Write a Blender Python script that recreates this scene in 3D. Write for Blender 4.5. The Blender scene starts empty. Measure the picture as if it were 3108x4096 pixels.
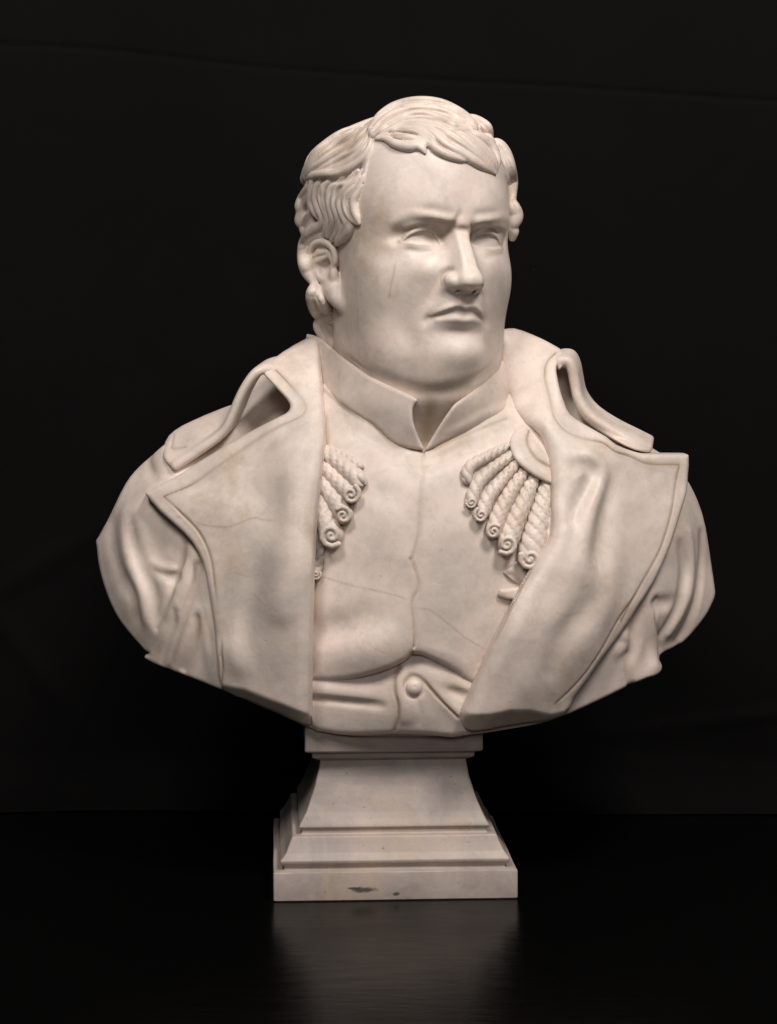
import bpy, math, time, os
import numpy as np

T0 = time.time()
def log(*a):
    print('[%.1fs]' % (time.time() - T0), *a, flush=True)

SC = bpy.context.scene
COL = SC.collection
F4 = np.float32

# ---------------------------------------------------------------- camera
# millimetres while modelling (1 unit = 1 mm), metres in the scene
CAM_DIST, CAM_H, FPX = 2100.0, 524.0, 2100.0
cam_d = bpy.data.cameras.new('camera')
cam = bpy.data.objects.new('camera', cam_d)
COL.objects.link(cam)
cam.location = (0, -CAM_DIST / 1000, CAM_H / 1000)
cam.rotation_euler = (math.radians(90), 0, 0)
cam_d.sensor_fit = 'HORIZONTAL'
cam_d.sensor_width = 36
cam_d.lens = 36 * FPX / 777
cam_d.shift_y = -166 / 777
cam_d.clip_end = 50
SC.camera = cam

# ---------------------------------------------------------------- light and exposure
world = bpy.data.worlds.new('World')
SC.world = world
world.use_nodes = True
world.node_tree.nodes['Background'].inputs[0].default_value = (0.75, 0.8, 1.0, 1)
world.node_tree.nodes['Background'].inputs[1].default_value = 0.008
def area_light(name, loc, target, size, power, color):
    L = bpy.data.lights.new(name, 'AREA')
    L.shape = 'RECTANGLE'
    L.size, L.size_y = size
    L.energy = power
    L.color = color
    o = bpy.data.objects.new(name, L)
    COL.objects.link(o)
    o.location = loc
    from mathutils import Vector
    o.rotation_euler = (Vector(target) - Vector(loc)).to_track_quat('-Z', 'Y').to_euler()
    return o
area_light('key_fill_lamp', (0.72, -1.20, 2.08), (0, -0.05, 0.5), (0.5, 0.5), 35, (1.0, 0.925, 0.865))
area_light('key_fill_lamp', (-0.70, -1.60, 2.30), (0, -0.05, 0.5), (0.6, 0.6), 30, (1.0, 0.925, 0.865))
area_light('key_fill_lamp', (0.25, -3.0, 1.45), (0, 0, 0.5), (0.8, 0.8), 15, (1.0, 0.93, 0.87))  # added frontal fill that evens the face and softens brow shadows
SC.view_settings.view_transform = 'Standard'
SC.view_settings.look = 'None'
SC.view_settings.exposure = 0
SC.view_settings.gamma = 1
SC.render.engine = 'CYCLES'
SC.cycles.use_denoising = True
SC.cycles.max_bounces = 6

# ---------------------------------------------------------------- photograph frames -> points in the place
# (x, y) read in an enlarged view of the photograph, turned into the sight line through that spot
def ref(x0, y0, zoom):
    k = 1678 / 3108
    return lambda x, y: (x0 * k + x * k / zoom, y0 * k + y * k / zoom)
FA = ref(1100, 360, 1678 / 1040); FB = ref(1380, 760, 1678 / 720); FC = ref(1140, 360, 1678 / 500)
FD = ref(1140, 900, 1678 / 500); FE = ref(1440, 360, 1678 / 680); FF = ref(360, 1260, 1678 / 1040)
FG = ref(1200, 1260, 1678 / 1040); FH = ref(1900, 1260, 1.678); FI = ref(360, 2100, 1678 / 1040)
FJ = ref(1200, 2200, 1678 / 1040); FK = ref(1900, 2100, 1.678); FL = ref(1000, 2850, 1678 / 1200)
FM = ref(1560, 820, 1678 / 520); FN = ref(1640, 1040, 1678 / 420)
FP = lambda x, y: (x, y)
def at(p, Y):
    """point at depth Y (mm) on the sight line through p"""
    s = (CAM_DIST + Y) / CAM_DIST
    k = 777 / 1678
    return np.array([(p[0] * k - 388.5) * s, Y, CAM_H - (p[1] * k - 346) * s])
def pts_of(frame, *xy):
    return [frame(*q) for q in xy]

# ---------------------------------------------------------------- volume sculpting
def catmull(P, n=8):
    P = np.asarray(P, float)
    if len(P) < 3:
        t = np.linspace(0, 1, n + 1)[:, None]
        return P[0] * (1 - t) + P[-1] * t
    Q = np.vstack([2 * P[0] - P[1], P, 2 * P[-1] - P[-2]])
    out = []
    for i in range(1, len(Q) - 2):
        p0, p1, p2, p3 = Q[i - 1], Q[i], Q[i + 1], Q[i + 2]
        for t in np.arange(n) / n:
            out.append(0.5 * (2 * p1 + (p2 - p0) * t + (2 * p0 - 5 * p1 + 4 * p2 - p3) * t * t + (3 * p1 - p0 - 3 * p2 + p3) * t ** 3))
    out.append(P[-1])
    return np.array(out)

def smin(a, b, k):
    if k <= 0: return np.minimum(a, b)
    h = np.maximum(k - np.abs(a - b), 0) / k
    return np.minimum(a, b) - h * h * (k * 0.25)
def smax(a, b, k):
    return -smin(-a, -b, k)

class Vol:
    def __init__(s, lo, hi, h):
        s.lo = np.array(lo, float); s.h = h
        s.n = np.ceil((np.array(hi, float) - s.lo) / h).astype(int) + 1
        s.ax = [(s.lo[i] + h * np.arange(s.n[i])).astype(F4) for i in range(3)]
        s.D = np.full(s.n, 1e3, F4)
    def region(s, lo, hi):
        a = np.clip(np.floor((np.asarray(lo) - s.lo) / s.h).astype(int), 0, s.n)
        b = np.clip(np.ceil((np.asarray(hi) - s.lo) / s.h).astype(int) + 1, 0, s.n)
        if np.any(b <= a): return None
        sl = tuple(slice(a[i], b[i]) for i in range(3))
        return sl, s.ax[0][sl[0]][:, None, None], s.ax[1][sl[1]][None, :, None], s.ax[2][sl[2]][None, None, :]
    def op(s, prim, k=0.0, mode='add'):
        fn, lo, hi = prim
        m = k + 3 * s.h
        r = s.region(np.asarray(lo) - m, np.asarray(hi) + m)
        if r is None: return s
        sl, x, y, z = r
        d = fn(x, y, z)
        if mode == 'add': s.D[sl] = smin(s.D[sl], d, k)
        elif mode == 'sub': s.D[sl] = smax(s.D[sl], -d, k)
        elif mode == 'and': s.D[sl] = smax(s.D[sl], d, k)
        return s
    def push(s, prim):
        """displace the surface: fn returns an amount (mm outwards)"""
        fn, lo, hi = prim
        r = s.region(lo, hi)
        if r is None: return s
        sl, x, y, z = r
        A = s.D[sl]
        i, j, k = np.nonzero(np.abs(A) < 9)          # only near the surface
        if len(i): A[i, j, k] -= fn(x[i, 0, 0], y[0, j, 0], z[0, 0, k])
        return s
    def sample(s, P):
        q = (np.asarray(P, float) - s.lo) / s.h
        i = np.clip(np.floor(q).astype(int), 0, s.n - 2); f = q - i
        f = np.clip(f, 0, 1)
        v = 0
        for dx in (0, 1):
            for dy in (0, 1):
                for dz in (0, 1):
                    w = (f[:, 0] if dx else 1 - f[:, 0]) * (f[:, 1] if dy else 1 - f[:, 1]) * (f[:, 2] if dz else 1 - f[:, 2])
                    v = v + w * s.D[i[:, 0] + dx, i[:, 1] + dy, i[:, 2] + dz]
        return v
    def trace(s, o, d, tmax):
        """first hit of rays o + t d"""
        o = np.asarray(o, float); d = np.asarray(d, float)
        ts = np.arange(0, tmax, s.h * 0.9)
        out = []
        for a, b in zip(o, d):
            P = a + ts[:, None] * b
            ins = np.all((P >= s.lo) & (P <= s.lo + (s.n - 1) * s.h), axis=1)
            v = np.where(ins, s.sample(P), 50)
            j = np.argmax(v < 0)
            if v[j] >= 0:
                j = int(np.argmin(v)); out.append(P[j]); continue
            if j == 0: out.append(P[0]); continue
            t = v[j - 1] / (v[j - 1] - v[j])
            out.append(P[j - 1] + (P[j] - P[j - 1]) * t)
        return np.array(out)
    def normal(s, P):
        e = s.h
        g = np.stack([s.sample(P + np.eye(3)[i] * e) - s.sample(P - np.eye(3)[i] * e) for i in range(3)], 1)
        return g / (np.linalg.norm(g, axis=1)[:, None] + 1e-9)
    def mesh(s):
        return surface_nets(s.D, s.lo, s.h)

def surface_nets(D, lo, h):
    S = D < 0
    nx, ny, nz = D.shape
    c = np.zeros((nx - 1, ny - 1, nz - 1), np.uint8)
    for a in (0, 1):
        for b in (0, 1):
            for e in (0, 1):
                c += S[a:nx - 1 + a, b:ny - 1 + b, e:nz - 1 + e]
    act = (c > 0) & (c < 8)
    I, J, K = np.nonzero(act)
    N = len(I)
    vid = np.full(act.shape, -1, np.int32)
    vid[I, J, K] = np.arange(N, dtype=np.int32)
    corner = {}
    for a in (0, 1):
        for b in (0, 1):
            for e in (0, 1):
                corner[(a, b, e)] = D[I + a, J + b, K + e].astype(F4)
    pos = np.zeros((N, 3), F4); cnt = np.zeros(N, F4)
    cs = list(corner)
    for u in range(8):
        for v in range(u + 1, 8):
            p, q = np.array(cs[u]), np.array(cs[v])
            if np.abs(p - q).sum() != 1: continue
            a, b = corner[cs[u]], corner[cs[v]]
            m = (a < 0) != (b < 0)
            t = np.where(m, a / np.where(m, a - b, 1), 0)
            pos += m[:, None] * (p[None] + t[:, None] * (q - p)[None])
            cnt += m
    pos /= cnt[:, None]
    V = (np.stack([I, J, K], 1) + pos) * h + lo
    quads = []
    for axis in range(3):
        sl0 = [slice(1, n - 1) for n in D.shape]; sl1 = [slice(1, n - 1) for n in D.shape]
        sl0[axis] = slice(0, D.shape[axis] - 1); sl1[axis] = slice(1, D.shape[axis])
        a, b = S[tuple(sl0)], S[tuple(sl1)]
        m = a != b
        E = np.stack(np.nonzero(m), 1)
        for ax in range(3):
            if ax != axis: E[:, ax] += 1
        flip = a[m]
        o1, o2 = [(1, 2), (2, 0), (0, 1)][axis]
        def cell(d1, d2):
            C = E.copy(); C[:, o1] += d1; C[:, o2] += d2
            return vid[C[:, 0], C[:, 1], C[:, 2]]
        q = np.stack([cell(-1, -1), cell(0, -1), cell(0, 0), cell(-1, 0)], 1)
        q[~flip] = q[~flip][:, ::-1]
        quads.append(q)
    Q = np.vstack(quads)
    Q = Q[(Q >= 0).all(1)]
    return V, Q

def ellipsoid(c, r, R=None):
    c = np.asarray(c, float); r = np.asarray(r, float)
    Rm = np.eye(3) if R is None else np.asarray(R, float)   # rows = own axes
    ext = np.sqrt(((Rm * r[:, None]) ** 2).sum(0))
    def fn(x, y, z):
        x = x - F4(c[0]); y = y - F4(c[1]); z = z - F4(c[2])
        q = [F4(Rm[i, 0]) * x + F4(Rm[i, 1]) * y + F4(Rm[i, 2]) * z for i in range(3)]
        k0 = np.sqrt(sum((q[i] / F4(r[i])) ** 2 for i in range(3)))
        k1 = np.sqrt(sum((q[i] / F4(r[i] ** 2)) ** 2 for i in range(3))) + F4(1e-6)
        return np.where(k0 < 0.05, F4(-r.min()), k0 * (k0 - 1) / k1)
    return fn, c - ext, c + ext

def tube(P, R, n=6, raw=False):
    """tapered round rope through the points P with radii R"""
    P = np.asarray(P, float)
    R = np.broadcast_to(np.asarray(R, float), (len(P),)) if np.ndim(R) == 0 or len(np.atleast_1d(R)) == len(P) else np.interp(np.linspace(0, 1, len(P)), np.linspace(0, 1, len(R)), R)
    if not raw:
        Q = catmull(np.column_stack([P, R]), n)
        P, R = Q[:, :3], np.maximum(Q[:, 3], 0.05)
    lo = (P - R[:, None]).min(0); hi = (P + R[:, None]).max(0)
    def fn(x, y, z):
        best = None
        for i in range(len(P) - 1):
            a, b = P[i].astype(F4), P[i + 1].astype(F4)
            d = b - a; L = float(d @ d) + 1e-9
            px, py, pz = x - a[0], y - a[1], z - a[2]
            t = np.clip((px * d[0] + py * d[1] + pz * d[2]) / F4(L), 0, 1)
            q = np.sqrt((px - t * d[0]) ** 2 + (py - t * d[1]) ** 2 + (pz - t * d[2]) ** 2) - (F4(R[i]) + t * F4(R[i + 1] - R[i]))
            best = q if best is None else np.minimum(best, q)
        return best
    return fn, lo, hi

def stroke(P, width, height, n=6, taper=True):
    """ridge (height > 0) or furrow (height < 0) with a soft bell profile along a curve, for Vol.push"""
    P = np.asarray(P, float)
    W = np.interp(np.linspace(0, 1, len(P)), np.linspace(0, 1, len(np.atleast_1d(width))), np.atleast_1d(width)) if np.ndim(width) else np.full(len(P), float(width))
    H = np.interp(np.linspace(0, 1, len(P)), np.linspace(0, 1, len(np.atleast_1d(height))), np.atleast_1d(height)) if np.ndim(height) else np.full(len(P), float(height))
    if taper and np.ndim(height) == 0:
        t = np.linspace(0, 1, len(P)); H = H * np.clip(np.minimum(t, 1 - t) * 5 + 0.15, 0, 1)
    Q = catmull(np.column_stack([P, W, H]), n)
    P, W, H = Q[:, :3], np.maximum(Q[:, 3], .3), Q[:, 4]
    lo = (P - 2.2 * W[:, None]).min(0); hi = (P + 2.2 * W[:, None]).max(0)
    wide = W.max() >= 5
    B = F4(6.0)
    def fn(x, y, z):
        best = None; se = sh = 0
        for i in range(len(P) - 1):
            a, b = P[i].astype(F4), P[i + 1].astype(F4)
            d = b - a; L = float(d @ d) + 1e-9
            px, py, pz = x - a[0], y - a[1], z - a[2]
            t = np.clip((px * d[0] + py * d[1] + pz * d[2]) / F4(L), 0, 1)
            w = F4(W[i]) + t * F4(W[i + 1] - W[i])
            q = ((px - t * d[0]) ** 2 + (py - t * d[1]) ** 2 + (pz - t * d[2]) ** 2) / (w * w)
            h = F4(H[i]) + t * F4(H[i + 1] - H[i])
            if wide:                                  # soft blend along the curve, no creases where it bends
                e = np.exp(-B * np.minimum(q, 12)) * F4(math.sqrt(L)) / w + F4(1e-30)
                se = se + e; sh = sh + e * h
            else:
                v = h * np.exp(-q) * np.clip((F4(4.8) - q) * 2, 0, 1)
                best = v if best is None else np.where(np.abs(v) > np.abs(best), v, best)
        if wide:
            q = np.maximum(-np.log(se / F4(0.72)) / B, 0)
            return (sh / se) * np.exp(-q) * np.clip((F4(4.4) - q) * F4(0.8), 0, 1)
        return best
    return fn, lo, hi

def bump(c, r, height):
    c = np.asarray(c, float); r = np.broadcast_to(np.asarray(r, float), (3,))
    def fn(x, y, z):
        q = ((x - F4(c[0])) / F4(r[0])) ** 2 + ((y - F4(c[1])) / F4(r[1])) ** 2 + ((z - F4(c[2])) / F4(r[2])) ** 2
        return F4(height) * np.exp(-q)
    return fn, c - 2.4 * r, c + 2.4 * r

# ---------------------------------------------------------------- mesh objects
def link(name, V, Fq, mat=None, parent=None, smooth=True, dirt=None):
    me = bpy.data.meshes.new(name)
    V = np.asarray(V, np.float32) * 0.001
    Fq = np.asarray(Fq, np.int32)
    nf, k = Fq.shape
    me.vertices.add(len(V)); me.vertices.foreach_set('co', V.ravel())
    me.loops.add(nf * k); me.loops.foreach_set('vertex_index', Fq.ravel())
    me.polygons.add(nf); me.polygons.foreach_set('loop_start', np.arange(0, nf * k, k, dtype=np.int32))
    me.update(calc_edges=True)
    if smooth: me.polygons.foreach_set('use_smooth', np.ones(nf, bool))
    if dirt is not None:
        at_ = me.attributes.new('patina_shade', 'FLOAT', 'POINT'); at_.data.foreach_set('value', np.asarray(dirt, np.float32))  # dirt values; on the head also shade put into the colour
    o = bpy.data.objects.new(name, me)
    COL.objects.link(o)
    if mat: me.materials.append(mat)
    if parent: o.parent = parent
    return o
def empty(name, parent=None):
    o = bpy.data.objects.new(name, None); COL.objects.link(o)
    if parent: o.parent = parent
    return o
# ---------------------------------------------------------------- head: own frame (x to its left, y forward, z up), mm
TH = math.radians(25)
HO = np.array([29.5, -5.0, 626.0])
HR = np.array([[math.cos(TH), math.sin(TH), 0], [math.sin(TH), -math.cos(TH), 0], [0, 0, 1]])   # rows = own axes in the place
def to_head(P): return (np.atleast_2d(P) - HO) @ HR.T
def from_head(P): return np.atleast_2d(P) @ HR + HO

def nspline(x, y, xq):
    x = np.asarray(x, float); y = np.asarray(y, float); n = len(x); h = np.diff(x)
    A = np.zeros((n, n)); b = np.zeros(n); A[0, 0] = A[-1, -1] = 1
    for i in range(1, n - 1):
        A[i, i - 1] = h[i - 1]; A[i, i] = 2 * (h[i - 1] + h[i]); A[i, i + 1] = h[i]
        b[i] = 3 * ((y[i + 1] - y[i]) / h[i] - (y[i] - y[i - 1]) / h[i - 1])
    c = np.linalg.solve(A, b); a = y[:-1]
    d = np.diff(c) / (3 * h); bb = np.diff(y) / h - h * (2 * c[:-1] + c[1:]) / 3
    j = np.clip(np.searchsorted(x, xq) - 1, 0, n - 2); t = xq - x[j]
    return a[j] + bb[j] * t + c[:-1][j] * t * t + d[j] * t ** 3

class Loft:
    """upright body given by half outlines (x >= 0, front to back) at several heights"""
    def __init__(s, yc, sections, nphi=361, nz=400):
        s.yc = yc
        zs = np.array([q[0] for q in sections], float)
        order = np.argsort(zs); zs = zs[order]
        s.z0, s.z1 = zs[0], zs[-1]
        ph = np.linspace(0, math.pi, nphi)
        rows = []
        for i in order:
            p = np.array(sections[i][1], float)
            a = np.arctan2(p[:, 0], p[:, 1] - yc); r = np.hypot(p[:, 0], p[:, 1] - yc)
            a = np.concatenate([-a[1:3][::-1], a, 2 * math.pi - a[-3:-1][::-1]]); r = np.concatenate([r[1:3][::-1], r, r[-3:-1][::-1]])
            rows.append(nspline(a, r, ph))
        rows = np.array(rows)
        zq = np.linspace(s.z0, s.z1, nz)
        s.T = np.stack([nspline(zs, rows[:, j], zq) for j in range(nphi)], 1).astype(F4)
        dz = np.gradient(s.T, zq, axis=0); dp = np.gradient(s.T, ph, axis=1) / s.T
        s.G = (1 / np.sqrt(1 + dz ** 2 + dp ** 2)).astype(F4)
        s.nphi, s.nz = nphi, nz
        s.rmax = s.T.max()
    def prim(s, zlo=None, zhi=None):
        def fn(x, y, z):
            yy = y - F4(s.yc)
            r = np.sqrt(x * x + yy * yy); ph = np.arctan2(np.abs(x), yy)
            u = ph * F4((s.nphi - 1) / math.pi); v = np.clip((z - F4(s.z0)) / F4(s.z1 - s.z0), 0, 1) * F4(s.nz - 1)
            i = np.clip(u.astype(np.int32), 0, s.nphi - 2); j = np.clip(v.astype(np.int32), 0, s.nz - 2)
            fu = u - i; fv = v - j
            i, j = np.broadcast_arrays(i, j)
            T = s.T
            R = (T[j, i] * (1 - fu) + T[j, i + 1] * fu) * (1 - fv) + (T[j + 1, i] * (1 - fu) + T[j + 1, i + 1] * fu) * fv
            return (r - R) * s.G[j, i]
        return fn, (-s.rmax, s.yc - s.rmax, zlo if zlo is not None else s.z0), (s.rmax, s.yc + s.rmax, zhi if zhi is not None else s.z1)

HEAD_SECTIONS = [
    (120, [(0, 46), (25, 43), (45, 31), (57, 12), (61, -10), (61, -32), (52, -60), (28, -80), (0, -86)]),
    (95,  [(0, 77), (25, 74), (50, 59), (67, 37), (75, 10), (78, -25), (68, -70), (38, -98), (0, -106)]),
    (75,  [(0, 87), (25, 84), (49, 73), (68, 50), (78, 20), (82, -20), (72, -71), (40, -101), (0, -110)]),
    (50,  [(0, 94), (25, 92), (49, 82), (69, 60), (79, 28), (84, -20), (75, -70), (42, -102), (0, -112)]),
    (22,  [(0, 97), (22, 96), (45, 87), (68, 65), (78, 36), (84, -15), (76, -70), (42, -100), (0, -111)]),
    (0,   [(0, 94), (15, 91), (30, 86), (49, 78), (68, 61), (78, 37), (82, -15), (74, -66), (40, -95), (0, -104)]),
    (-28, [(0, 96), (15, 94), (30, 89), (52, 79), (71, 63), (80, 41), (81, 0), (77, -32), (62, -68), (0, -92)]),
    (-52, [(0, 101), (15, 99), (30, 91), (50, 79), (70.5, 61), (80, 37), (80, 2), (76, -37), (62, -66), (0, -88)]),
    (-72, [(0, 103), (14, 100), (30, 89), (48, 76), (67, 58.5), (77.5, 36), (79, 2), (76, -38), (63, -65), (0, -88)]),
    (-89, [(0, 96), (14, 94), (30, 87), (47, 74), (65, 58), (75.5, 36), (77, 2), (75, -38), (62, -65), (0, -86)]),
    (-107, [(0, 99), (14, 96.5), (30, 88), (46, 75), (64, 57.5), (74.5, 35), (76, 2), (74, -38), (61, -64), (0, -84)]),
    (-123, [(0, 96.5), (14, 94.5), (30, 86), (46, 72), (62.5, 55), (72.5, 34), (73.5, 2), (72.5, -37), (59.5, -62), (0, -82)]),
    (-138, [(0, 90.5), (15, 88.5), (31, 80), (46, 67), (60, 50.5), (69.5, 32), (71, 2), (68, -36), (55, -58), (0, -76)]),
    (-154, [(0, 81.5), (16, 79.5), (32, 71.5), (46, 59), (57.5, 44.5), (65.5, 27), (67, 1), (62, -34), (49, -54), (0, -69)]),
    (-176, [(0, 66), (16, 64.5), (32, 58), (46, 47.5), (56, 34), (62, 19), (64, -3), (58, -33), (45, -51), (0, -63)]),
    (-215, [(0, 46), (16, 46), (32, 43), (45, 37), (55, 29), (60, 16), (62, -3), (57, -33), (44, -51), (0, -63)]),
]
HH = 1.0
head = Vol((-122, -140, -214), (116, 134, 154), HH)
skull = Loft(-8, HEAD_SECTIONS)
head.op(skull.prim(-230, 200))
head.D[:, :, head.ax[2] > 118] = 50
def half_above(z0):
    return (lambda x, y, z: (z - F4(z0)) + 0 * x + 0 * y), (-200, -200, -400), (200, 200, 400)
head.op(half_above(112), 0, 'and')
head.op(ellipsoid((0, -12, 40), (84, 105, 97)), 16)
log('head base')

def on_head(P, off=0.0, vol=None):
    """points of the head's surface along the sight lines through P, moved off mm outwards"""
    vol = vol or head
    a = to_head([at(p, -260) for p in P]); b = to_head([at(p, 160) for p in P])
    d = b - a; L = np.linalg.norm(d, axis=1)
    q = vol.trace(a, d / L[:, None], L.max())
    if np.any(off): q = q + vol.normal(q) * np.reshape(off, (-1, 1))
    return q

# --- brow, eye sockets
for sx, dz in ((-1, 0.0), (1, -2.5)):
    head.op(ellipsoid((sx * 38.5, 98, 3.0 + dz), (27, 20.5, 12.5)), 12, 'sub')
    head.op(ellipsoid((sx * 21, 99, 3 + dz), (9, 19, 9)), 9, 'sub')
    head.push(bump((sx * 36, 72, -26), (22, 40, 14), 2.0))          # cheekbone
    head.op(ellipsoid((sx * 36.5, 58.0, 0.5 + dz), (24, 22, 20)), 4)    # eyeball
browL = pts_of(FM, (-40, 380), (10, 280), (100, 195), (280, 135), (450, 128), (640, 145), (800, 170))
browR = pts_of(FM, (1110, 205), (1250, 185), (1400, 165), (1490, 180), (1540, 240))
head.push(stroke(on_head(browL, -1), 5.5, [0.8, 1.3, 1.5, 1.8, 2.4, 3.4, 2.6]))
head.push(stroke(on_head(browR, -1), 5.5, [2.6, 2.8, 2.0, 1.5, 0.6]))

head.push(stroke(on_head(pts_of(FM, (60, 360), (170, 270), (300, 225), (480, 215), (640, 235), (800, 270)), 0), 4.2, [-0.2, -0.4, -0.5, -0.8, -1.8, -2.0]))
head.push(stroke(on_head(pts_of(FM, (1090, 290), (1230, 255), (1380, 230), (1500, 260)), 0), 4.2, [-2.0, -1.2, -0.8, -0.3]))
head.push(stroke(on_head(pts_of(FM, (110, 330), (190, 285), (300, 245), (420, 238), (530, 250)), 0), 5, [0.8, 2.4, 3.2, 2.8, 1.2]))
head.push(stroke(on_head(pts_of(FM, (1170, 280), (1290, 258), (1400, 262), (1480, 300)), 0), 5, [0.9, 2.6, 2.6, 1.2]))
# --- nose
def nose_prim():
    def fn(x, y, z):
        ax = np.abs(x)
        t = np.clip((z - F4(6)) / F4(-50), 0, 1.2)             # 0 at the root, 1 at the base
        ridge = F4(96.5) + F4(25) * t + F4(3.0) * np.sin(np.clip(t, 0, 1) * F4(math.pi))
        w = F4(6.0) + F4(3.0) * t * t
        e = y - ridge
        front = e * F4(0.88)
        ca, sa = F4(math.cos(math.radians(23))), F4(math.sin(math.radians(23)))
        side = (ax - w) * ca + e * sa
        d = smax(front, side, 3)
        bottom = -(z + F4(48.2)) * F4(0.92) + (y - F4(98)) * F4(0.20)
        d = smax(d, bottom, 4)
        top = (z - F4(10)) + 0 * x
        return smax(d, top, 8)
    return fn, (-32, 70, -58), (32, 135, 12)
head.op(nose_prim(), 7)
head.op(ellipsoid((0, 112.5, -39.5), (12, 11.5, 9)), 6)
for sx in (-1, 1):
    head.op(ellipsoid((sx * (14 if sx < 0 else 12.5), 100.5, -40.5), (8.0 if sx < 0 else 7.2, 12, 8.0)), 4)
head.op(tube([(0, 112, -44.5), (0, 105, -49.5), (0, 99, -53.5)], (5.0, 4.6, 4.2)), 4)
head.op(ellipsoid((0, 99, -48.5), (15, 9, 4.5)), 4)
for sx in (-1, 1):
    head.op(ellipsoid((sx * 8.2, 104.5, -50.0), (2.4, 4.6, 1.6)), 1.5, 'sub')
alaL = pts_of(FN, (690, 150), (600, 165), (520, 225), (490, 300), (500, 380))
head.push(stroke(on_head(alaL), 2.4, [-0.5, -3.0, -5.2, -4.6, -1.6]))
head.push(stroke(on_head(pts_of(FB, (880, 830), (840, 920), (790, 1010), (750, 1080))), 8, [-1.0, -1.6, -1.4, -0.4]))
head.push(stroke(on_head(pts_of(FN, (1190, 420), (1230, 560), (1270, 680))), 5, [-1.0, -1.5, -0.6]))
# creases between the brows
head.push(stroke(on_head(pts_of(FM, (830, 320), (930, 315), (1030, 330)), 0), 3.2, -2.0))
head.push(bump(on_head([FM(950, 235)])[0], (7, 9, 6), 1.8))
head.push(stroke(on_head(pts_of(FM, (905, 95), (890, 150), (850, 220)), 0), 3.2, [-0.5, -2.2, -1.5]))
head.push(stroke(on_head(pts_of(FM, (1075, 150), (1085, 215), (1060, 270)), 0), 3.0, [-0.5, -1.8, -1.5]))
head.push(stroke(on_head(pts_of(FM, (400, 65), (560, 70), (760, 115)), 0), 4.5, [-0.8, -3.0, -2.8]))
head.push(stroke(on_head(pts_of(FM, (1150, 130), (1270, 120), (1400, 105)), 0), 4.5, [-2.4, -2.6, -0.8]))

# --- lids
head.push(bump(on_head([FM(118, 365)])[0], (9, 10, 8), -3.0))
head.push(bump(on_head([FM(60, 430)])[0], (6, 8, 6), -1.5))
head.push(bump(on_head([FM(1480, 470)])[0], (4, 9, 7), -2.0))
head.push(bump(on_head([FM(672, 480)])[0], (4.5, 7, 6), -2.6))
head.push(bump(on_head([FM(735, 350)])[0], (7, 9, 8), -2.4))
head.push(bump(on_head([FM(1058, 390)])[0], (4, 8, 7), -1.4))
upL = pts_of(FM, (130, 490), (230, 402), (330, 342), (440, 315), (540, 338), (610, 422), (655, 520))
loL = pts_of(FM, (150, 495), (260, 494), (380, 508), (500, 515), (590, 525), (650, 530))
upR = pts_of(FM, (1058, 478), (1108, 402), (1190, 358), (1280, 358), (1367, 403), (1412, 480), (1425, 545))
loR = pts_of(FM, (1060, 500), (1120, 540), (1220, 568), (1320, 576), (1425, 558))
qs = [(on_head(upL, (-.4, .6, .9, .9, .9, .5, -.6)), (0.5, 1.5, 1.9, 2.0, 1.9, 1.5, 0.7), 1.2), (on_head(upR, (-.6, .5, .9, .9, .9, .6, -.4)), (0.6, 1.5, 1.9, 2.0, 1.9, 1.5, 0.9), 1.2),
      (on_head(upL, (-1.2, 0, .2, .2, .2, -.2, -1.2)) + [0, 0, 2.6], (0.8, 1.8, 2.4, 2.6, 2.3, 1.8, 1.0), 2.5), (on_head(upR, (-1.2, -.2, .2, .2, .2, 0, -1.2)) + [0, 0, 2.6], (1.0, 1.8, 2.4, 2.5, 2.3, 1.6, 0.8), 2.5),
      (on_head(loL, 0.3), (0.5, 1.2, 1.5, 1.6, 1.4, 0.8), 1.4), (on_head(loR, 0.3), (0.7, 1.3, 1.5, 1.5, 0.8), 1.4),
      (on_head(loL, -0.8) - [0, 0, 2.8], (0.5, 1.5, 2.2, 2.3, 1.8, 0.8), 4.0), (on_head(loR, -0.8) - [0, 0, 2.8], (0.8, 1.6, 2.2, 2.0, 0.9), 4.0)]
for q, r, k in qs: head.op(tube(q, r), k)
for c, r in (((415, 432), (12.5, 5, 4.0)), ((1248, 468), (11, 5, 5.0))):
    head.push(bump(on_head([FM(*c)])[0], r, -1.1))
# fold above the upper lid
fold_l = on_head(pts_of(FM, (150, 425), (260, 316), (430, 260), (565, 278), (640, 380), (662, 460)), 0)
fold_r = on_head(pts_of(FM, (1045, 405), (1130, 328), (1240, 298), (1362, 332), (1432, 430), (1450, 520)), 0)
head.push(stroke(fold_l, 1.7, [-0.8, -2.4, -3.0, -3.0, -2.8, -1.2]))
head.push(stroke(fold_r, 1.7, [-1.2, -2.6, -3.0, -3.0, -2.6, -1.2]))
# pouches
head.push(stroke(on_head(pts_of(FM, (200, 560), (330, 620), (450, 625), (560, 590)), 0), 4.5, -1.1))
head.push(stroke(on_head(pts_of(FM, (1120, 620), (1250, 690), (1360, 660)), 0), 4, -1.1))

head.push(bump((0, 95, -107), (25, 26, 14), 3.2))
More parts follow.
